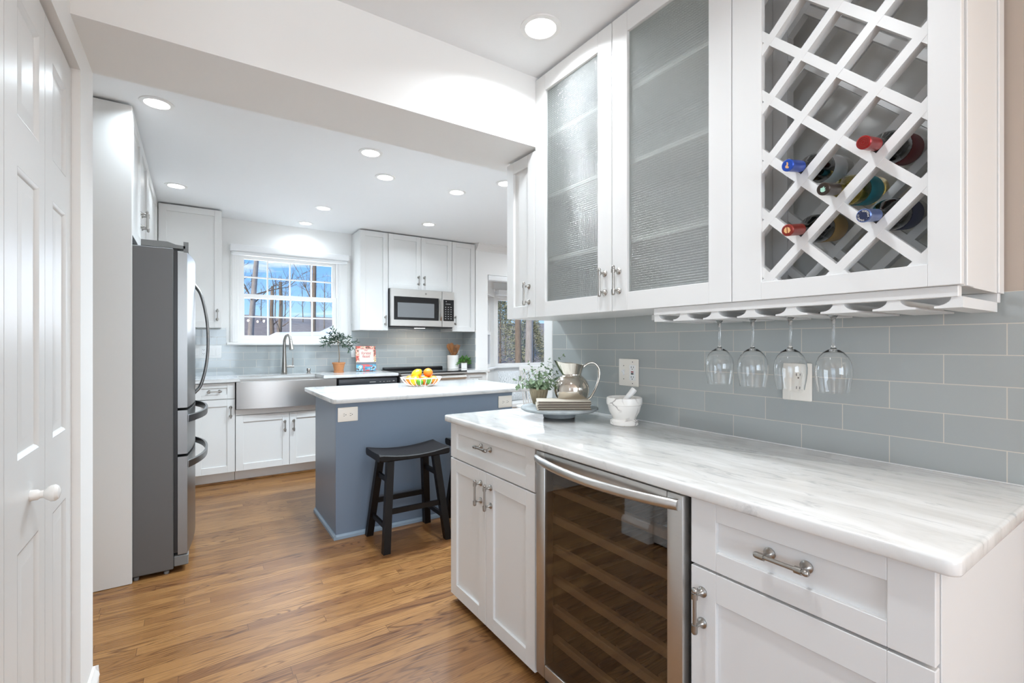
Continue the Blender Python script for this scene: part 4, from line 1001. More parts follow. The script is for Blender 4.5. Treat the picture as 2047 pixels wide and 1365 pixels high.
def eucalyptus():
    cx, cy, z = 1.372, 1.818, TZ
    t = thing('potted_eucalyptus', 'small potted eucalyptus in a fluted stone-coloured pot on the slate tray', 'potted plant', (cx, cy, z))
    b = B(); n = 144; R = []
    for r, h, fl in ((.026, 0, 0), (.029, .002, .4), (.036, .025, 1), (.0415, .048, 1), (.0440, .062, .5), (.0450, .066, 0), (.0450, .074, 0), (.0425, .075, 0), (.0405, .068, 0), (.036, .060, 0)):
        R.append([(cx + (r * (1 - .12 * fl * (.5 + .5 * cos(16 * 2 * pi * i / n)))) * cos(2 * pi * i / n), cy + (r * (1 - .12 * fl * (.5 + .5 * cos(16 * 2 * pi * i / n)))) * sin(2 * pi * i / n), z + h) for i in range(n)])
    b.rings(R); b.build('pot', pot_stone, t, ang=50)
    st, lf = B(), B(); rs = random.Random(11)
    dirs = [(-.95, .1, .42, .125), (-.85, -.2, .62, .115), (-.6, .3, .85, .12), (-.3, 0, 1, .135), (.05, .2, 1, .13), (.35, .1, 1, .15), (.62, .1, .95, .19), (.8, .2, .5, .12), (.95, -.3, .30, .105), (-.5, -.6, .5, .10), (0, -.9, .5, .10), (.5, -.7, .55, .10), (.2, -.5, .8, .10), (-.25, -.4, .8, .11), (.1, .8, .7, .11), (-.95, -.3, .15, .11), (-.75, -.5, .22, .10), (.65, -.5, .22, .09), (-.15, -.8, .25, .08), (.3, -.8, .2, .08), (.5, .5, .8, .12), (.75, .0, .75, .14)]
    for a, f, h, L_ in dirs:
        d = (RT * a + FW * f + Vector((0, 0, h))).normalized(); p0 = Vector((cx, cy, z + .065)) + RT * a * .012 + FW * f * .012; L_ *= rs.uniform(.86, 1.06)
        pts = [p0 + d * L_ * k / 8 + Vector((0, 0, .012 * sin(pi * k / 8))) + Vector((rs.uniform(-1, 1), rs.uniform(-1, 1), 0)) * .0018 * k / 2 for k in range(9)]
        st.tube(pts, [.0012 - .0008 * k / 8 for k in range(9)], 5)
        for k in range(1, 9):
            tg = (pts[k] - pts[k - 1]).normalized(); s0 = tg.cross(rnd_dir()).normalized(); 
            for sg in (-1, 1):
                dd = (s0 * sg + tg * .45).normalized(); sz = rs.uniform(.014, .022) * (1.05 - .045 * k); leaf(lf, pts[k], dd, (tg + rnd_dir() * .7), sz, sz * .86, .2)
        leaf(lf, pts[8], d, rnd_dir(), .012, .008)
    for k in range(110):
        a = rs.uniform(0, 2 * pi); r = rs.uniform(0, .052); leaf(lf, Vector((cx + r * cos(a), cy + r * sin(a), z + .066 + rs.uniform(0, .035))), Vector((cos(a), sin(a), rs.uniform(-.1, .9))), rnd_dir(.2), rs.uniform(.014, .024), rs.uniform(.012, .019))
    st.build('stems', stem_green, t); lf.build('foliage', leaf_sage, t, ang=70, recalc=False)
eucalyptus()
def mortar():
    cx, cy, z = 1.487, 1.380, .864
    t = thing('mortar', 'veined white marble mortar bowl on the bar counter', 'mortar', (cx, cy, z))
    b = B(); b.lathe([(.055, 0), (.058, .003), (.058, .017), (.053, .020), (.046, .024), (.050, .034), (.062, .055), (.068, .078), (.069, .083), (.0725, .085), (.0735, .098), (.072, .112), (.068, .114), (.062, .110), (.058, .085), (.045, .055), (.02, .042), (.001, .040)], (cx, cy, z), (0, 0, 1), 48); b.build('bowl', marble_pot, t, ang=35)
    p = thing('pestle', 'white marble pestle leaning in the mortar', 'pestle', (cx, cy, z + .045))
    d = (RT * .085 + FW * .015 + Vector((0, 0, .095))).normalized(); p0 = Vector((cx, cy, z + .060)) - RT * .030
    b = B(); b.lathe([(.002, -.012), (.012, -.009), (.0165, 0), (.0165, .012), (.0120, .024), (.0112, .05), (.0125, .095), (.0138, .108), (.0128, .114), (.004, .116)], p0, d, 24); b.build('shaft', ceramic, p, ang=50)
mortar()

# ------------------------------------------------------------------ fridge with its panel and overhead cabinets
def fridge():
    y0, y1 = 3.042, 3.952
    t = thing('refrigerator', 'dark grey stainless French-door fridge with bow handles', 'refrigerator', (-.45, (y0 + y1) / 2, 0))
    b = B(); b.box(-.86, -.095, y0, y1, .020, 1.700, .004); b.build('body', fridge_side, t)
    b = B(); b.box(-.094, -.078, y0 + .010, y1 - .010, .10, 1.690); b.build('gasket', black_pl, t)
    def front(y, bulge=.036, x0=-.036):
        k = (y - y0) / (y1 - y0); return x0 + bulge * (1 - (2 * k - 1) ** 2)
    def panel(name, ya, yb, z0, z1, m=steel_v):
        n = 12; ys = [ya + (yb - ya) * i / n for i in range(n + 1)]; b = B()
        sec = [(-.077, ya)] + [(front(y), y) for y in ys] + [(-.077, yb)]
        b.rings([[(x, y, z0) for x, y in sec], [(x, y, z1) for x, y in sec]]); return b.build(name, m, t, ang=20)
    ym = (y0 + y1) / 2
    d1 = panel('door', y0 + .004, ym - .003, .862, 1.684); d2 = panel('door', ym + .003, y1 - .004, .862, 1.684)
    w1 = panel('drawer', y0 + .004, y1 - .004, .618, .848); w2 = panel('drawer', y0 + .004, y1 - .004, .090, .604)
    for d, sg in ((d1, -1), (d2, 1)):
        y = ym + sg * .045; pts = [(front(y) - .004, y, 1.56), (front(y) + .030, y, 1.50), (front(y) + .058, y, 1.36), (front(y) + .066, y, 1.22), (front(y) + .058, y, 1.08), (front(y) + .030, y, .95), (front(y) - .004, y, .90)]
        b = B(); pp = curve_pts(pts, 6); b.rings([[p + Vector((0, cos(2 * pi * k / 10) * .012, 0)) + ((pp[min(i + 1, len(pp) - 1)] - pp[max(i - 1, 0)]).normalized().cross(Vector((0, 1, 0)))) * sin(2 * pi * k / 10) * .008 for k in range(10)] for i, p in enumerate(pp)]); h = b.build('handle', steel_v, d, ang=60); h['label'] = 'tall bowed steel handle'
    for d, z in ((w1, .800), (w2, .556)):
        n = 24; pts = []
        for i in range(n + 1):
            k = i / n; y = y0 + .03 + (y1 - y0 - .06) * k; pts.append(Vector((front(y) - .003 + .062 * (1 - abs(2 * k - 1) ** 2.6), y, z)))
        b = B(); b.rings([[p + Vector(q) for q in ((-.006, 0, -.019), (.004, 0, -.019), (.006, 0, .017), (-.006, 0, .019))] for p in pts]); h = b.build('handle', steel_v, d, ang=40); h['label'] = 'wide bowed steel handle'
    b = B(); b.box(-.094, -.030, y0 + .004, y1 - .004, .030, .084, .004); b.build('base_grille', fridge_trim, t)
    for y in (y0 + .002, y1 - .10):
        b = B(); b.prism([(-.23, y, 1.701), (-.045, y, 1.701), (-.045, y, 1.716), (-.085, y, 1.720), (-.12, y, 1.732), (-.23, y, 1.732)], (0, .09, 0)); b.prism([(-.052, y, 1.685), (-.030, y, 1.685), (-.030, y, 1.738), (-.052, y, 1.738)], (0, .05, 0)); b.build('hinge_cover', fridge_trim, t)
    for fx_, fy_ in ((-.25, y0 + .02), (-.125, y0 + .02), (-.79, y0 + .02), (-.125, y1 - .02)): B().lathe([(.011, 0), (.012, .004), (.012, .014), (.006, .015), (.006, .021)], (fx_, fy_, 0), (0, 0, 1), 12).build('foot', fridge_trim, t)
fridge()
tag(B().box(-.995, -.263, 3.018, 3.037, .002, CK - .012, .0012).build('fridge_panel', cab_white), 'full-height white side panel in front of the fridge', 'cabinet panel')
def laptop_box():
    b = B(Matrix.Translation((-.30, 3.30, 1.7015))); b.prism([(-.12, 0, 0), (.055, 0, 0), (.0, 0, .105), (-.04, 0, .105)], (0, .45, 0)); return tag(b.build('appliance_tray', fridge_side), 'dark grey slanted tray standing on the fridge top', 'tray')
laptop_box()
def over_fridge():
    y0, y1 = 3.039, 3.96; x = -.262; zb, zt = 1.745, CK - .012
    t = thing('wall_cabinet', 'white shaker cabinet with two doors above the fridge', 'cabinet', (-.6, (y0 + y1) / 2, zb))
    B().box(-.99, x - .021, y0, y1, zb, zt).build('body', cab_white, t)
    ym = (y0 + y1) / 2
    for a, c, hy in ((y0 + .002, ym - .0015, ym - .035), (ym + .0015, y1, ym + .035)):
        d = shaker('door', (x - .02, a, zb), (0, 1, 0), (1, 0, 0), c - a, zt - zb - .003, t, rec=.012); pull(d, (x, hy, 1.915), (1, 0, 0), True)
over_fridge()
def filler_cab():
    t = thing('wall_cabinet', 'tall white corner cabinet beyond the fridge', 'cabinet', (-.63, 4.45, 1.34)); 
    B().box(-.99, -.284, 3.965, WY - .012, 1.342, CK - .012).build('body', cab_white, t)
    shaker('door', (-.283, 3.97, 1.342), (0, 1, 0), (1, 0, 0), .955, CK - 1.358, t, rec=.012)
filler_cab()

# ------------------------------------------------------------------ kitchen uppers and microwave
D = NY + .003
def upper(x0, x1, zb, doors, label, hs, group='kitchen wall cabinets', zt=CK - .012, inner=None):
    t = thing('wall_cabinet', label, 'cabinet', ((x0 + x1) / 2, (D + WY) / 2, zb), group)
    B().box(x0, x1, D + .021, WY - .009, zb, zt).build('body', cab_white, t)
    for (a, c), (hx, hz) in zip(doors, hs):
        d = shaker('door', (a, D + .02, zb), (1, 0, 0), (0, -1, 0), c - a, zt - zb - .003, t, rec=.011, fr=.055); pull(d, (hx, D, hz), (0, -1, 0))
upper(-.262, .197, 1.343, [(-.258, .196)], 'white shaker wall cabinet left of the sink window', [(.163, 1.455)])
upper(1.42, 1.718, 1.343, [(1.421, 1.7165)], 'tall white shaker wall cabinet between the sink window and the microwave', [(1.686, 1.447)])
upper(1.720, 2.477, 1.797, [(1.7215, 2.0935), (2.0965, 2.475)], 'white double-door wall cabinet over the microwave', [(2.062, 1.90), (2.130, 1.90)])
upper(2.479, 2.782, 1.343, [(2.480, 2.781)], 'tall white shaker wall cabinet right of the microwave', [(2.513, 1.468)])
def microwave():
    x0, x1, z0, z1 = 1.722, 2.474, 1.376, 1.794; fy = 4.885
    t = thing('microwave', 'stainless over-the-range microwave with a black window', 'microwave', ((x0 + x1) / 2, 5.07, z0))
    B().box(x0, x1, fy + .032, WY - .01, z0 + .012, z1, .003).build('body', black_pl, t)
    b = B(); b.box(x0 + .004, x1 - .004, fy + .05, WY - .02, z0, z0 + .012); b.build('underside_vent', dish_black, t)
    b = B(); b.box(x0 + .33, x0 + .43, fy + .10, fy + .16, z0 - .002, z0 + .001); b.build('cooktop_lamp', lens_m, t)
    d = bpy.data.lights.new('cooktop_light', 'AREA'); d.shape = 'RECTANGLE'; d.size = .40; d.size_y = .10; d.energy = 1.2; d.color = (1, .84, .68)
    o = bpy.data.objects.new('cooktop_light', d); COL.objects.link(o); o.parent = t; o.location = (0, 0, -.008)
    b = B(); b.box(x0 + .002, x0 + .595, fy, fy + .03, z0 + .014, z1 - .002, .003); dr = b.build('door', micro_steel, t)
    b = B(); b.box(x0 + .035, x0 + .555, fy - .0015, fy + .004, z0 + .082, z1 - .085, .001); win = b.build('door_glass', black_gl, dr)
    b = B(); b.box(x0 + .075, x0 + .500, fy - .0025, fy + .0, z0 + .110, z1 - .150, .001); b.build('window', micro_glass, win)
    b = B(); b.rings([[Vector((x0 + .575, fy - .004 - .030 * sin(pi * i / 12) ** .6, z0 + .085 + (z1 - z0 - .170) * i / 12)) + Vector(q) for q in ((-.014, 0, 0), (-.010, -.008, 0), (.010, -.008, 0), (.014, 0, 0), (.010, .006, 0), (-.010, .006, 0))] for i in range(13)]); b.build('handle', steel, dr, ang=50)
    b = B(); b.box(x0 + .599, x1, fy, fy + .03, z0 + .014, z1 - .002, .003); cp = b.build('control_panel', micro_steel, t)
    b = B(); b.box(x0 + .612, x1 - .008, fy - .0015, fy + .004, z0 + .082, z1 - .095, .001); k = b.build('keypad', black_gl, cp)
    b = B()
    for r in range(6):
        for c in range(3): b.box(x0 + .632 + c * .034, x0 + .646 + c * .034, fy - .0022, fy - .001, z0 + .105 + r * .026, z0 + .111 + r * .026)
    b.box(x0 + .640, x0 + .700, fy - .0022, fy - .001, z0 + .272, z0 + .277); b.box(x0 + .642, x0 + .652, fy - .0022, fy - .001, z0 + .298, z0 + .306); b.build('key_marks', mark_grey, k, ang=None)
    b = B(); b.lathe([(.001, 0), (.011, 0), (.011, .0015), (.001, .0015)], (x0 + .40, fy, z1 - .043), (0, -1, 0), 20); b.build('round_badge', nickel, dr)
microwave()

# ------------------------------------------------------------------ kitchen base run
KY = 4.69; KZ = .873; KT = .902
def kitchen_base():
    N, A = (0, -1, 0), (1, 0, 0)
    t = thing('base_cabinet', 'white shaker base cabinet left of the sink, drawer over one door', 'cabinet', (.13, 4.98, 0), 'kitchen base cabinets')
    B().box(-.018, .283, KY + .021, WY - .01, .10, KZ - .001).build('body', cab_white, t)
    dr = shaker('drawer', (-.016, KY + .02, .732), A, N, .298, .132, t, frt=.038); pull(dr, (.133, KY + .008, .798), N, False)
    d = shaker('door', (-.016, KY + .02, .105), A, N, .298, .621, t); pull(d, (.250, KY, .620), N)
    B().box(-.018, .283, KY + .07, KY + .09, 0, .10).build('toe_kick', cab_white, t)
    t = thing('base_cabinet', 'white shaker two-door base cabinet under the farmhouse sink', 'cabinet', (.71, 4.98, 0), 'kitchen base cabinets')
    B().box(.2865, 1.132, KY + .021, WY - .01, .10, .632).build('body', cab_white, t)
    B().box(.288, 1.131, KY, KY + .02, .585, .632, .001).build('sink_rail', cab_white, t)
    for a, c, hx in ((.288, .7085, .672), (.7115, 1.131, .745)):
        d = shaker('door', (a, KY + .02, .105), A, N, c - a, .475, t); pull(d, (hx, KY, .463), N)
    B().box(.2865, 1.132, KY + .07, KY + .09, 0, .10).build('toe_kick', cab_white, t)
    # blind corner cabinet whose front turns towards the room beside the fridge
    t = thing('base_cabinet', 'white corner base cabinet mostly hidden by the fridge', 'cabinet', (-.5, 4.6, 0), 'kitchen base cabinets')
    b = B(); b.box(-.99, -.062, 3.97, WY - .012, .10, KZ - .001); b.box(-.062, -.021, KY + .003, KY + .022, .105, KZ - .001); b.build('body', cab_white, t)
    shaker('door', (-.061, 4.02, .105), (0, 1, 0), (1, 0, 0), KY - 4.025, .62, t)
    B().box(-.99, -.09, 3.98, KY + .09, 0, .10).build('toe_kick', cab_white, t)
    t = thing('base_cabinet', 'white shaker base cabinet right of the range', 'cabinet', (2.65, 4.98, 0), 'kitchen base cabinets')
    B().box(2.512, 2.79, KY + .021, NY - .003, .10, KZ - .001).build('body', cab_white, t)
    dr = shaker('drawer', (2.513, KY + .02, .715), A, N, .275, .148, t, frt=.040); pull(dr, (2.65, KY + .008, .79), N, False)
    d = shaker('door', (2.513, KY + .02, .105), A, N, .275, .604, t); pull(d, (2.545, KY, .62), N)
    B().box(2.512, 2.79, KY + .07, KY + .09, 0, .10).build('toe_kick', cab_white, t)
kitchen_base()
b = B(); b.box(-.09, 1.132, KY + .058, KY + .069, 0, .018, .004); struct(b.build('trim_2', floor_m))
def kitchen_counter():
    # left run wraps the sink: back strip, two arms
    b = B(); e = .004
    P = [(-.99, 3.97), (-.030, 3.97), (-.030, 4.66), (.318, 4.66), (.318, 5.03), (1.00, 5.03), (1.00, 4.66), (1.725, 4.66), (1.725, WY - .009), (-.99, WY - .009)]
    b.prism([(x, y, KZ) for x, y in P], (0, 0, KT - KZ)); bmesh.ops.bevel(b.bm, geom=[q for q in b.bm.edges if abs(q.verts[0].co.z - q.verts[1].co.z) < 1e-5], offset=e, segments=2, affect='EDGES')
    tag(b.build('countertop', counter_x, ang=40), 'white marble countertop running around the farmhouse sink', 'countertop')
    b = B(); P = [(2.512, 4.66), (2.815, 4.66), (2.815, NY - .003), (2.781, NY - .003), (2.781, WY - .009), (2.512, WY - .009)]
    b.prism([(x, y, KZ) for x, y in P], (0, 0, KT - KZ)); bmesh.ops.bevel(b.bm, geom=[q for q in b.bm.edges if abs(q.verts[0].co.z - q.verts[1].co.z) < 1e-5], offset=e, segments=2, affect='EDGES')
    tag(b.build('countertop', counter_x, ang=40), 'short white marble countertop right of the range', 'countertop')
kitchen_counter()
def sink():
    t = thing('farmhouse_sink', 'stainless apron-front farmhouse sink with a bowed front', 'sink', (.70, 4.85, .64))
    x0, x1, n = .290, 1.112, 20; b = B()
    fy = lambda x: 4.652 - .038 * (1 - (2 * (x - x0) / (x1 - x0) - 1) ** 2)
    xs = [x0 + (x1 - x0) * i / n for i in range(n + 1)]
    sec = [(x, fy(x)) for x in xs] + [(x1, 4.70), (x0, 4.70)]
    b.rings([[(x, y, .640) for x, y in sec], [(x, y, .870) for x, y in sec]]); b.build('apron', steel, t, ang=25)
    b = B(); o = [(.300, 4.70), (1.090, 4.70), (1.090, 5.05), (.300, 5.05)]; i_ = [(.325, 4.702), (.995, 4.702), (.995, 5.025), (.325, 5.025)]
    b.rings([[(x, y, .872) for x, y in i_], [(x, y, .66) for x, y in i_]], caps=False); b.quad(*[(x, y, .66) for x, y in i_]); b.rings([[(x, y, .872) for x, y in i_], [(x, y, .872) for x, y in o], [(x, y, .645) for x, y in o]], caps=False); b.build('basin', steel, t, ang=25)
sink()
def faucet():
    fx, fy = .722, 5.075
    t = thing('kitchen_faucet', 'brushed steel pull-down faucet with a side lever at the sink', 'faucet', (fx, fy, KT))
    b = B(); b.lathe([(.026, 0), (.027, .004), (.026, .03), (.021, .10), (.0165, .20), (.015, .29)], (fx, fy, KT), (0, 0, 1), 20); b.build('body', nickel, t, ang=50)
    d = Vector((.35, -.94, 0)); o = Vector((fx, fy, KT))
    pts = curve_pts([o + Vector((0, 0, .285)), o + Vector((0, 0, .33)) + d * .004, o + Vector((0, 0, .372)) + d * .028, o + Vector((0, 0, .385)) + d * .062, o + Vector((0, 0, .370)) + d * .094, o + Vector((0, 0, .335)) + d * .112], 6)
    b = B(); b.tube(pts, .0135, 14); b.build('spout', nickel, t, ang=60)
    e = pts[-1]; b = B(); b.lathe([(.0145, 0), (.0155, .02), (.020, .075), (.0205, .095), (.017, .098)], e, (d * .22 + Vector((0, 0, -1))).normalized(), 18); b.build('spray_head', nickel, t, ang=50)
    b = B(); b.cyl(o + Vector((.014, 0, .075)), o + Vector((.085, -.01, .075)), .012, seg=14); b.lathe([(.007, 0), (.006, .08)], o + Vector((.075, -.01, .080)), (0, 0, 1), 12); b.build('lever', nickel, t, ang=50)
faucet()
b = B(); b.lathe([(.022, 0), (.022, .004), (.013, .010), (.012, .022), (.018, .026), (.018, .048), (.015, .052), (.001, .053)], (.945, 5.085, KT), (0, 0, 1), 18); tag(b.build('air_gap_cap', nickel, ang=40), 'small nickel air-gap cap on the counter right of the faucet', 'sink fitting')
def dishwasher():
    x0, x1 = 1.136, 1.722
    t = thing('dishwasher', 'black dishwasher with a control strip under the counter', 'dishwasher', ((x0 + x1) / 2, 4.98, 0))
    B().box(x0, x1, KY + .03, WY - .02, .05, KZ - .004).build('body', black_pl, t)
    B().box(x0 + .004, x1 - .004, KY - .002, KY + .03, .10, .775, .004).build('door', dish_black, t)
    b = B(); b.box(x0 + .004, x1 - .004, KY - .012, KY + .03, .780, .856, .005, 2); c = b.build('control_strip', dish_black, t)
    b = B(); b.box(1.435, 1.495, KY - .0135, KY - .0115, .818, .824)
    for x in (1.535, 1.572, 1.608, 1.63): b.box(x, x + .014, KY - .0135, KY - .0115, .819, .823)
    b.box(1.672, 1.688, KY - .0135, KY - .0115, .820, .828); b.build('control_marks', mark_grey, c, ang=None)
dishwasher()
def range_():
    x0, x1 = 1.737, 2.500
    t = thing('range', 'stainless slide-in range with a black glass cooktop', 'range', ((x0 + x1) / 2, 4.95, 0))
    B().box(x0 + .004, x1 - .004, KY + .01, WY - .02, .05, .885).build('body', dish_black, t)
    b = B(); b.box(x0, x1, 4.625, WY - .03, .893, .906, .004); b.build('cooktop', black_gl, t)
    b = B(); b.box(x0 + .02, x1 - .02, WY - .075, WY - .012, .904, .932, .008, 2); b.build('rear_vent', black_pl, t)
    b = B(); b.box(x0, x1, 4.618, 4.69, .872, .892, .003); b.build('front_trim', steel, t)
    b = B(); b.box(x0 + .004, x1 - .004, 4.655, KY + .009, .22, .862, .004); dr = b.build('oven_door', micro_steel, t)
    b = B(); b.box(x0 + .08, x1 - .08, 4.652, 4.657, .33, .64, .001); b.build('oven_window', black_gl, dr)
    b = B(); b.tube([(x0 + .03, 4.606, .836), (x1 - .03, 4.606, .836)], .021, 16)
    for x in (x0 + .06, x1 - .06): b.cyl((x, 4.606, .836), (x, 4.656, .826), .009)
    b.build('handle', micro_steel, dr, ang=50)
    b = B(); b.box(x0 + .004, x1 - .004, 4.66, KY + .01, .06, .212, .004); b.build('warming_drawer', steel, t)
range_()
kitchen_plates()

# ------------------------------------------------------------------ items on the kitchen counter
def olive_tree():
    cx, cy, z = 1.238, 5.085, KT
    t = thing('potted_olive_tree', 'little olive tree in a terracotta pot under the sink window', 'potted plant', (cx, cy, z))
    b = B(); b.lathe([(.040, .008), (.043, .010), (.060, .088), (.065, .090), (.066, .104), (.060, .105), (.056, .092)], (cx, cy, z), (0, 0, 1), 28); b.build('pot', terra, t, ang=35)
    b = B(); b.lathe([(.001, .0), (.048, .0), (.052, .016), (.048, .017), (.044, .009), (.001, .009)], (cx, cy, z), (0, 0, 1), 28); b.build('saucer', terra, t, ang=35)
    b = B(); b.lathe([(.001, .094), (.058, .094), (.001, .096)], (cx, cy, z), (0, 0, 1), 20); b.build('soil', soil, t)
    rs = random.Random(5); top = Vector((cx - .012, cy, z + .315))
    trunk = curve_pts([(cx, cy, z + .09), (cx + .006, cy, z + .17), (cx, cy + .004, z + .25), top], 5)
    b = B(); b.tube(trunk, [.006 - .003 * i / (len(trunk) - 1) for i in range(len(trunk))], 7); lf = B()
    for a, f, h, L_ in [(-.9, 0, .35, .16), (-.6, -.3, .7, .15), (-.25, .2, 1, .17), (.15, -.2, .8, .10), (.6, .2, .35, .15), (.85, -.1, .1, .19), (.9, .2, -.15, .17), (.6, -.3, -.3, .13), (-.8, .2, -.05, .13), (-.4, -.3, .3, .10), (.35, .3, .5, .12), (-.95, -.2, .1, .15)]:
        d = (Vector((a, f, h))).normalized(); pts = [top + d * L_ * k / 6 + Vector((0, 0, -.025 * (k / 6) ** 2)) for k in range(7)]
        b.tube(pts, [.0022 - .0015 * k / 6 for k in range(7)], 5)
        for k in range(1, 7):
            for q in range(4):
                dd = (d * .7 + rnd_dir(-.7, .9) * .8).normalized(); leaf(lf, pts[k], dd, rnd_dir(0), rs.uniform(.034, .056), rs.uniform(.009, .013), .12)
    b.build('trunk', bark, t); lf.build('foliage', leaf_dark, t, ang=70, recalc=False)
olive_tree()
def cookbook():
    # stands on a small black wire easel
    M = Matrix.Translation((1.535, 5.115, KT)) @ Matrix.Rotation(-.10, 4, 'Z') @ Matrix.Rotation(-.20, 4, 'X')
    w, h = .105, .272
    t = thing('cookbook', 'pink illustrated cookbook standing on a wire easel beside the range', 'book', (1.535, 5.115, KT))
    b = B(M); b.box(-w, w, 0, .003, .006, .006 + h, .001); cv = b.build('cover', cover_mat(), t)
    b = B(M); b.box(-w + .003, w - .003, .003, .018, .009, .003 + h); b.build('pages', paper_cream, t, ang=None)
    b = B(M); b.box(-w, w, .018, .021, .006, .006 + h, .001); b.build('back_cover', paper_cream, t)
    ink = pbr('red_ink', srgb(176, 50, 60), .5)
    MR = M @ Matrix(((1, 0, 0, 0), (0, 0, -1, -.0008), (0, 1, 0, 0), (0, 0, 0, 1)))
    for s, z, sz in (('the', .232, .026), ('forest', .200, .043), ('feast', .164, .043)):
        text_mesh(s, sz, MR @ Matrix.Translation((.0, z, 0)), 'title_lettering', ink, cv, .0004, .25)
    e = thing('wire_easel', 'small black wire easel holding the cookbook', 'book stand', (1.535, 5.115, KT))
    b = B(Matrix.Translation((1.535, 5.115, KT)) @ Matrix.Rotation(-.10, 4, 'Z')); r = .0022
    for x in (-.06, .06): b.tube([(x, -.030, .030), (x, -.032, .004), (x, .0, .003), (x, .09, .003)], r); b.tube([(x, .035, .004), (x * .6, .078, .17)], r)
    b.tube([(-.06, -.030, .030), (.06, -.030, .030)], r); b.tube([(-.036, .078, .17), (.036, .078, .17)], r); b.build('frame', black_pl, e)
cookbook()
def crock():
    cx, cy, z = 2.588, 5.145, KT
    t = thing('utensil_crock', 'white ribbed ceramic crock holding wooden utensils right of the range', 'crock', (cx, cy, z))
    prof = [(.001, 0), (.066, 0), (.069, .003)]
    for k in range(9): zz = .008 + k * .0165; prof += [(.0695, zz), (.0715, zz + .006), (.0695, zz + .0125)]
    prof += [(.070, .160), (.066, .161), (.064, .150), (.062, .012), (.001, .012)]
    b = B(); b.lathe(prof, (cx, cy, z), (0, 0, 1), 36); b.build('pot', ceramic, t, ang=40)
    specs = [(-.75, .1, 'spoon', .30, 'broad wooden spoon leaning farthest left in the crock'), (-.4, -.4, 'spoon', .31, 'largest wooden spoon at the front of the crock'), (-.05, .4, 'spoon', .27, 'slim wooden spoon upright in the middle of the crock'), (.30, -.4, 'spatula', .26, 'slotted wooden spatula at the front of the crock'), (.45, .5, 'handle', .285, 'round wooden handle rising at the back of the crock'), (.85, 0, 'scraper', .285, 'flat wooden scraper leaning right in the crock')]
    for a, f, kd, L_, lab in specs:
        p0 = Vector((cx - a * .028, cy - f * .02, z + .014)); p1 = Vector((cx + a * .085, cy + f * .045, z + L_)); d = (p1 - p0).normalized(); s = Vector((1, -.35, 0)).normalized(); s = (s - d * s.dot(d)).normalized(); n = d.cross(s)
        u = thing({'spoon': 'wooden_spoon', 'spatula': 'wooden_spatula', 'handle': 'rolling_pin', 'scraper': 'wooden_scraper'}[kd], lab, 'utensil', tuple(p0), 'wooden utensils in the crock')
        tot = (p1 - p0).length; sec = {'spoon': [(0, .006, .006), (.60, .006, .005), (.68, .012, .004), (.78, .024, .0045), (.88, .029, .005), (.96, .022, .004), (1, .004, .002)], 'spatula': [(0, .006, .006), (.58, .007, .004), (.66, .018, .003), (.75, .028, .0028), (1, .031, .002)], 'handle': [(0, .008, .008), (.85, .008, .008), (.9, .012, .012), (.97, .012, .012), (1, .006, .006)], 'scraper': [(0, .007, .006), (.55, .009, .004), (.7, .020, .003), (1, .024, .002)]}[kd]
        b = B(); b.rings([[p0 + d * tot * k + s * cos(2 * pi * i / 12) * w_ + n * sin(2 * pi * i / 12) * h_ for i in range(12)] for k, w_, h_ in sec]); bl = b.build('shaft_and_head', spoon_wood, u, ang=50)
        if kd == 'spatula':
            b = B()
            for q in (-.014, 0, .014): c = p0 + d * tot * .86 + s * q; b.hexa([c + s * x * .0028 + d * y * .026 + n * zz * .0036 for zz in (-1, 1) for x, y in ((-1, -1), (1, -1), (1, 1), (-1, 1))])
            b.build('slots', paper_dark, u, ang=None)
crock()
def herb():
    cx, cy, z = 2.690, 5.055, KT
    t = thing('potted_herb', 'small green herb in a white cube pot next to the crock', 'potted plant', (cx, cy, z))
    M = Matrix.Translation((cx, cy, z)) @ Matrix.Rotation(-.5, 4, 'Z'); b = B(M); b.box(-.034, .034, -.034, .034, 0, .070, .003, 2); b.build('pot', ceramic, t)
    st, lf = B(), B(); rs = random.Random(3)
    for k in range(46):
        d = rnd_dir(.05, 1); d.x *= 1.25; d.y *= .8; d.normalize(); L_ = rs.uniform(.05, .095); p = Vector((cx, cy, z + .068)) + Vector((d.x, d.y, 0)) * .02
        if cx + d.x * (L_ + .02) > RX - .012 or cy + d.y * (L_ + .02) > WY: L_ *= .5
        q = p + d * L_ + Vector((0, 0, -.02 * rs.random())); st.tube([p, (p + q) / 2 + Vector((0, 0, .008)), q], .0011, 4)
        for j in range(5): leaf(lf, p + (q - p) * (.45 + .13 * j), (d + rnd_dir(-.6) * .9), rnd_dir(0), rs.uniform(.018, .030), rs.uniform(.012, .018))
    st.build('stems', stem_green, t); lf.build('foliage', leaf_herb, t, ang=70, recalc=False)
herb()

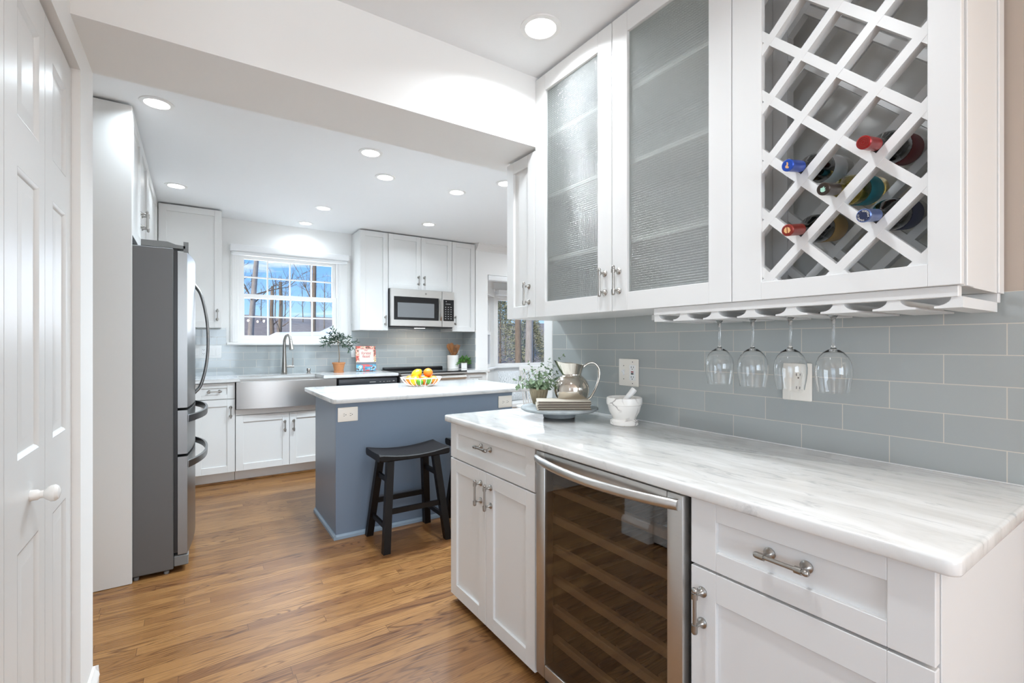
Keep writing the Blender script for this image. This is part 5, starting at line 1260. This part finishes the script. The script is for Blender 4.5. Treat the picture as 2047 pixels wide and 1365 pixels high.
# ------------------------------------------------------------------ island with stools, bowl
IX0, IX1, IY0, IY1 = .715, 2.016, 3.010, 3.625
def island():
    t = thing('kitchen_island', 'blue-grey painted kitchen island with plain panel sides', 'kitchen island', ((IX0 + IX1) / 2, (IY0 + IY1) / 2, 0))
    b = B(); z = BZ - .001
    b.box(IX0, IX1, IY0, IY0 + .02, 0, z, .0015); b.box(IX0, IX0 + .02, IY0 + .02, 3.598, 0, z); b.box(IX1 - .02, IX1, IY0 + .02, 3.598, 0, z); b.box(IX0 + .02, IX1 - .02, 3.58, 3.598, 0, z); b.box(IX0 + .02, IX1 - .02, IY0 + .02, 3.58, z - .02, z); b.build('body', isl_blue, t)
    for k in range(3): shaker('door', (IX0 + .004 + k * .434 + .428, 3.600, .105), (-1, 0, 0), (0, 1, 0), .428, z - .12, t, isl_blue)
    b = B(); h = .028; q = .013
    b.prism([(IX0 - .002, IY0 - q, 0), (IX0 - .002, IY0 - q, h * .6), (IX0 - .002, IY0 - q * .4, h), (IX0 - .002, IY0, h), (IX0 - .002, IY0, 0)], (IX1 - IX0 + .004, 0, 0))
    b.prism([(IX0 - q, IY0 - q, 0), (IX0 - q, IY0 - q, h * .6), (IX0 - q * .4, IY0 - q, h), (IX0, IY0 - q, h), (IX0, IY0 - q, 0)], (0, .588 + q, 0)); b.build('base_moulding', isl_trim, t, ang=30)
island()
slab('countertop', .690, 2.20, 2.965, 3.895, BZ, .866, counter_x, 'white marble island countertop with rounded corners', .03)
for xc, lab in ((.787, 'ivory double outlet lying sideways at the left of the island face'), (1.950, 'ivory double outlet lying sideways at the right of the island face')):
    t, M = plate('outlet', lab, 'outlet', (xc, IY0 - .0005, .7625), (1, 0, 0), (0, -1, 0), .122, .088, plate_ivory)
    socket_face(t, M, -.0195, -.002, plate_ivory, True); socket_face(t, M, .0195, -.002, plate_ivory, True)
def stool(cx, cy, lab):
    t = thing('bar_stool', lab, 'stool', (cx, cy, 0), 'saddle stools at the island')
    W_, D_ = .222, .132; zt = .562; R = []; n = 20
    for i in range(n + 1):
        a = -1 + 2 * i / n; tp = zt - .024 * (1 - a * a); bt = zt - .046 - .004 * (1 - a * a); x = cx + a * W_; k = .006 if 0 < i < n else .012
        sec = [(-D_ + k, bt), (-D_, bt + k), (-D_, tp - k), (-D_ + k, tp - .001), (-D_ * .5, tp - .004), (0, tp - .005), (D_ * .5, tp - .004), (D_ - k, tp - .001), (D_, tp - k), (D_, bt + k), (D_ - k, bt)]
        if i in (0, n): R0 = [(x + (-1 if i else 1) * -.0 , cy + y, z) for y, z in sec]
        else: R0 = [(x, cy + y, z) for y, z in sec]
        R.append(R0)
    b = B(); b.rings(R); b.build('seat', stool_wood, t, ang=40)
    def at(sx, sy, z):
        k = z / .52; return Vector((cx + sx * (.194 - .050 * k), cy + sy * (.158 - .075 * k), z))
    for sx in (-1, 1):
        for sy in (-1, 1):
            a = .0205; b = B(); p, q = at(sx, sy, 0), at(sx, sy, .515)
            b.hexa([p + Vector((x, y, 0)) for x, y in ((-a, -a), (a, -a), (a, a), (-a, a))] + [q + Vector((x, y, 0)) for x, y in ((-a, -a), (a, -a), (a, a), (-a, a))]); b.build('leg', stool_wood, t)
    def rail(p, q, h, d):
        dd = (q - p).normalized(); s = Vector((-dd.y, dd.x, 0)) * d; u = Vector((0, 0, h)); b = B()
        b.hexa([p - s - u, q - s - u, q + s - u, p + s - u, p - s + u, q - s + u, q + s + u, p + s + u]); b.build('stretcher', stool_wood, t)
    for sy in (-1, 1): rail(at(-1, sy, .222), at(1, sy, .222), .015, .008)
    for sx in (-1, 1): rail(at(sx, -1, .135), at(sx, 1, .135), .013, .008); rail(at(sx, -1, .395), at(sx, 1, .395), .014, .008)
stool(1.100, 2.808, 'black saddle-seat bar stool standing in front of the island')
stool(1.640, 2.808, 'black saddle-seat bar stool mostly hidden behind the bar cabinet')
def fruit_bowl():
    cx, cy, z = 1.488, 3.517, .866
    t = thing('fruit_bowl', 'white wire fruit bowl on the island', 'bowl', (cx, cy, z))
    prof = [(.070, .002), (.098, .008), (.126, .026), (.146, .046), (.158, .068)]
    b = B(); n = 22
    for i in range(n):
        a = 2 * pi * i / n; b.tube([(cx + r * cos(a), cy + r * sin(a), z + h) for r, h in curve_pts([(r, 0, h) for r, h in prof], 3) and [(p.x, p.z) for p in curve_pts([(r, 0, h) for r, h in prof], 3)]], .0018, 6)
    b.build('wires', white_wire, t)
    for nm, (r, h), rr in (('rim', prof[-1], .0032), ('base_ring', prof[0], .0028)):
        b = B(); b.tube([(cx + r * cos(2 * pi * i / 48), cy + r * sin(2 * pi * i / 48), z + h) for i in range(48)], rr, 8, closed=True); b.build(nm, white_wire, t)
    b = B(); b.lathe([(.001, .001), (.070, .001), (.070, .0022), (.001, .0022)], (cx, cy, z), (0, 0, 1), 32); b.build('base_disc', white_wire, t)
    def fruit(kind, dx, dy, dz, r, lab, rot=(0, 0, 0)):
        """dx to the right of the picture, dy away, dz above the counter"""
        p = Vector((cx, cy, z + dz)) + RT * dx + FW * dy; m = {'lemon': lemon_m, 'orange': orange_m, 'lime': lime_m}[kind]
        d = Vector(rot).normalized() if any(rot) else Vector((0, 0, 1)); e = 1.28 if kind == 'lemon' else (1.12 if kind == 'lime' else .97); n = 14
        pr = []
        for i in range(n + 1):
            a = -pi / 2 + pi * i / n; rr = cos(a) * r; h = sin(a) * r * e
            if kind != 'orange' and abs(sin(a)) > .93: h *= 1.07
            pr.append((max(rr, .0004), h))
        u = thing(kind, lab, 'fruit', tuple(p - Vector((0, 0, r))), 'citrus fruit in the wire bowl')
        b = B(); b.lathe(pr, p, d, 24); b.build('peel', m, u, ang=60)
        b = B(); b.lathe([(.004, -.001), (.0035, .002), (.001, .0025)], p + d * r * e * (1.05 if kind != 'orange' else .985), d, 10); b.build('stem_end', stem_green, u)
    o = (.3, .2, 1)
    fruit('orange', -.088, -.012, .047, .038, 'orange lying at the left end of the fruit bowl', o)
    fruit('lemon', -.040, -.050, .047, .035, 'big yellow lemon at the front left of the fruit bowl', (.5, .3, .6))
    fruit('lime', .004, -.080, .038, .026, 'green lime at the very front of the fruit bowl', (.2, -.8, -.5))
    fruit('orange', .034, -.030, .044, .036, 'orange in the middle of the bowl between the limes', o)
    fruit('lime', .070, -.058, .044, .027, 'green lime right of the middle of the fruit bowl', (-.3, -.7, .4))
    fruit('orange', .098, -.008, .048, .036, 'deep orange fruit at the right end of the fruit bowl', o)
    fruit('orange', -.030, .045, .046, .037, 'orange at the back left of the fruit bowl', o)
    fruit('lemon', .050, .055, .046, .033, 'yellow lemon hidden at the back right of the fruit bowl', (1, .2, .3))
    fruit('lemon', -.036, -.004, .094, .036, 'yellow lemon heaped on top at the left of the bowl', (.6, -.2, .6))
    fruit('orange', .052, .012, .104, .037, 'orange heaped highest on top of the fruit bowl', o)
fruit_bowl()

# ------------------------------------------------------------------ outdoors
def ground_h(x, y):
    d = max(0, y - 12); return -.9 + .0 * x + 6.6 * (1 - math.exp(-(max(0, d - 6) / 34) ** 1.6)) + .25 * sin(x * .35) * sin(y * .27)
b = B(); b.grid(lambda u, v: (-60 + 190 * u, 7 + 90 * v, ground_h(-60 + 190 * u, 7 + 90 * v)), 60, 40); struct(b.build('ground', woods_m, ang=60, origin=(0, 0, 0)))
def tree_meshes(seed, h, r, m, twigs=3, lean=(0, 0), cut=None):
    rs = random.Random(seed); tr, br = B(), B()
    n = 10; top = cut or h; pts = [Vector((lean[0] * (k / n) ** 1.4 * h + .10 * sin(k * .9 + seed) * r * 2, lean[1] * k / n * h, top * k / n)) for k in range(n + 1)]
    tr.tube(pts, [r * (1 - .55 * (k / n) * (top / h)) for k in range(n + 1)], 10)
    def branch(p, d, L_, rr, lv):
        q = [p]; dd = d.copy()
        for k in range(4):
            dd = (dd + Vector((rs.uniform(-1, 1), rs.uniform(-1, 1), rs.uniform(-.2, .6))) * .22).normalized(); q.append(q[-1] + dd * L_ / 4)
        br.tube(q, [rr * (1 - .2 * k) for k in range(5)], 5, caps=False)
        if lv > 0:
            for k in range(rs.randint(2, 4)):
                j = rs.randint(1, 4); e = (dd + Vector((rs.uniform(-1, 1), rs.uniform(-1, 1), rs.uniform(-.3, .9)))).normalized(); branch(q[j], e, L_ * rs.uniform(.45, .75), rr * .5, lv - 1)
    for k in range(twigs * 4):
        t = rs.uniform(.30, 1.0); i = min(n - 1, int(t * n)); a = rs.uniform(0, 2 * pi); p = pts[i].lerp(pts[i + 1], t * n - i)
        branch(p, Vector((cos(a), sin(a), rs.uniform(.3, 1.2))).normalized(), h * rs.uniform(.12, .24), r * .32 * (1.1 - .6 * t), twigs - 1)
    return tr, br
def tree(name, lab, x, y, seed, h, r, m=bark, twigs=3, lean=(0, 0), group='bare trees in the yard', cut=None, z=None):
    zz = ground_h(x, y) - .05 if z is None else z
    t = thing(name, lab, 'tree', (x, y, zz), group); tr, br = tree_meshes(seed, h, r, m, twigs, lean, cut)
    for q, nm, mm in ((tr, 'trunk', m), (br, 'branches', twig)):
        bmesh.ops.translate(q.bm, verts=q.bm.verts[:], vec=(x, y, zz)); q.build(nm, mm, t, ang=60)
    return t
tree('bare_tree', 'big pale-barked bare tree seen in the left panes of the sink window', 1.66, 20, 21, 9, .125, bark_pale, 3, (.05, 0))
tree('bare_tree', 'straight dark bare tree trunk seen in the right panes of the sink window', 3.92, 20, 34, 10, .105, bark, 2)
tree('bare_tree', 'left one of two broken-topped trunks in the middle of the sink window', 3.87, 32, 5, 7, .15, bark, 1, (.0, 0), cut=4.9, z=-.2)
tree('bare_tree', 'right one of two broken-topped trunks in the middle of the sink window', 4.30, 32, 8, 7, .16, bark, 1, (.01, 0), cut=5.2, z=-.2)
tree('bare_tree', 'brown bare tree trunk in the left half of the wide bay window', 9.62, 14, 13, 10, .13, bark, 2)
tree('bare_tree', 'pale grey bare tree trunk in the middle of the wide bay window', 8.68, 12, 17, 11, .135, bark_pale, 2)
rs = random.Random(99); protos = [tree('bare_tree', 'bare winter tree on the wooded rise beyond the yard', 3.5 + 6.1 * k, 50, 50 + k, 7.0, .10, bark, 4, (rs.uniform(-.05, .05), 0), 'bare trees on the far rise') for k in range(3)]
for k in range(14):
    y = rs.uniform(44, 64); x = y * (.05 + .018 * k + rs.uniform(-.006, .006)) if k < 11 else y * (.62 + .06 * (k - 11)); c = copy_tree(protos[k % 3]); c.location = (x, y, ground_h(x, y) - .1); c.rotation_euler.z = rs.uniform(0, 6.28); s = rs.uniform(.42, .66); c.scale = (s, s, s)
def conifer(x, y, h, lab, seed):
    zz = ground_h(x, y) - .05; t = thing('evergreen_shrub', lab, 'shrub', (x, y, zz), 'evergreens outside the bay window'); rs = random.Random(seed)
    b = B(); b.cyl((x, y, zz), (x, y, zz + h * .9), .07, .02, 8); b.build('trunk', bark, t); lf = B()
    for k in range(5200):
        f = rs.random() ** .8; a = rs.uniform(0, 2 * pi); R = h * .42 * (1.02 - f) * rs.uniform(.45, 1); p = Vector((x + R * cos(a), y + R * sin(a), zz + h * (.06 + .92 * f)))
        leaf(lf, p, Vector((cos(a), sin(a), rs.uniform(-.4, .6))), rnd_dir(0), rs.uniform(.07, .15), rs.uniform(.03, .06))
    lf.build('foliage', evergreen_m, t, ang=70, recalc=False)
for k, (x, y, h) in enumerate([(13.0, 20.5, 4.6), (16.2, 22, 3.2), (19.5, 30, 6.0), (16.5, 27, 5.4), (22.5, 31, 4.0)]):
    conifer(x, y, h, 'olive-green evergreen outside the wide bay window, behind the trunks', 200 + k)
def shed():
    t = thing('garden_shed', 'snow-covered low roof outside the sink window', 'shed', (3.2, 16.2, -.9))
    b = B(); b.box(2.2, 5.4, 15.5, 17.4, -1.0, 1.36); b.build('wall', woods_m, t)
    b = B(); b.rings([[(2.02, 15.3, 1.36), (2.02, 17.6, 1.36), (2.02, 17.6, 1.46), (2.10, 16.45, 1.56), (2.10, 15.5, 1.54), (2.02, 15.3, 1.44)], [(3.4, 15.3, 1.36), (3.4, 17.6, 1.36), (3.4, 17.6, 1.50), (3.4, 16.45, 1.60), (3.4, 15.5, 1.57), (3.4, 15.3, 1.46)], [(4.0, 15.3, 1.36), (4.0, 17.6, 1.36), (4.0, 17.6, 1.78), (4.0, 16.45, 1.90), (4.0, 15.5, 1.86), (4.0, 15.3, 1.76)], [(5.5, 15.3, 1.36), (5.5, 17.6, 1.36), (5.5, 17.6, 2.3), (5.5, 16.45, 2.4), (5.5, 15.5, 2.38), (5.5, 15.3, 2.3)]]); b.build('snowy_roof', snow, t, ang=40)
shed()
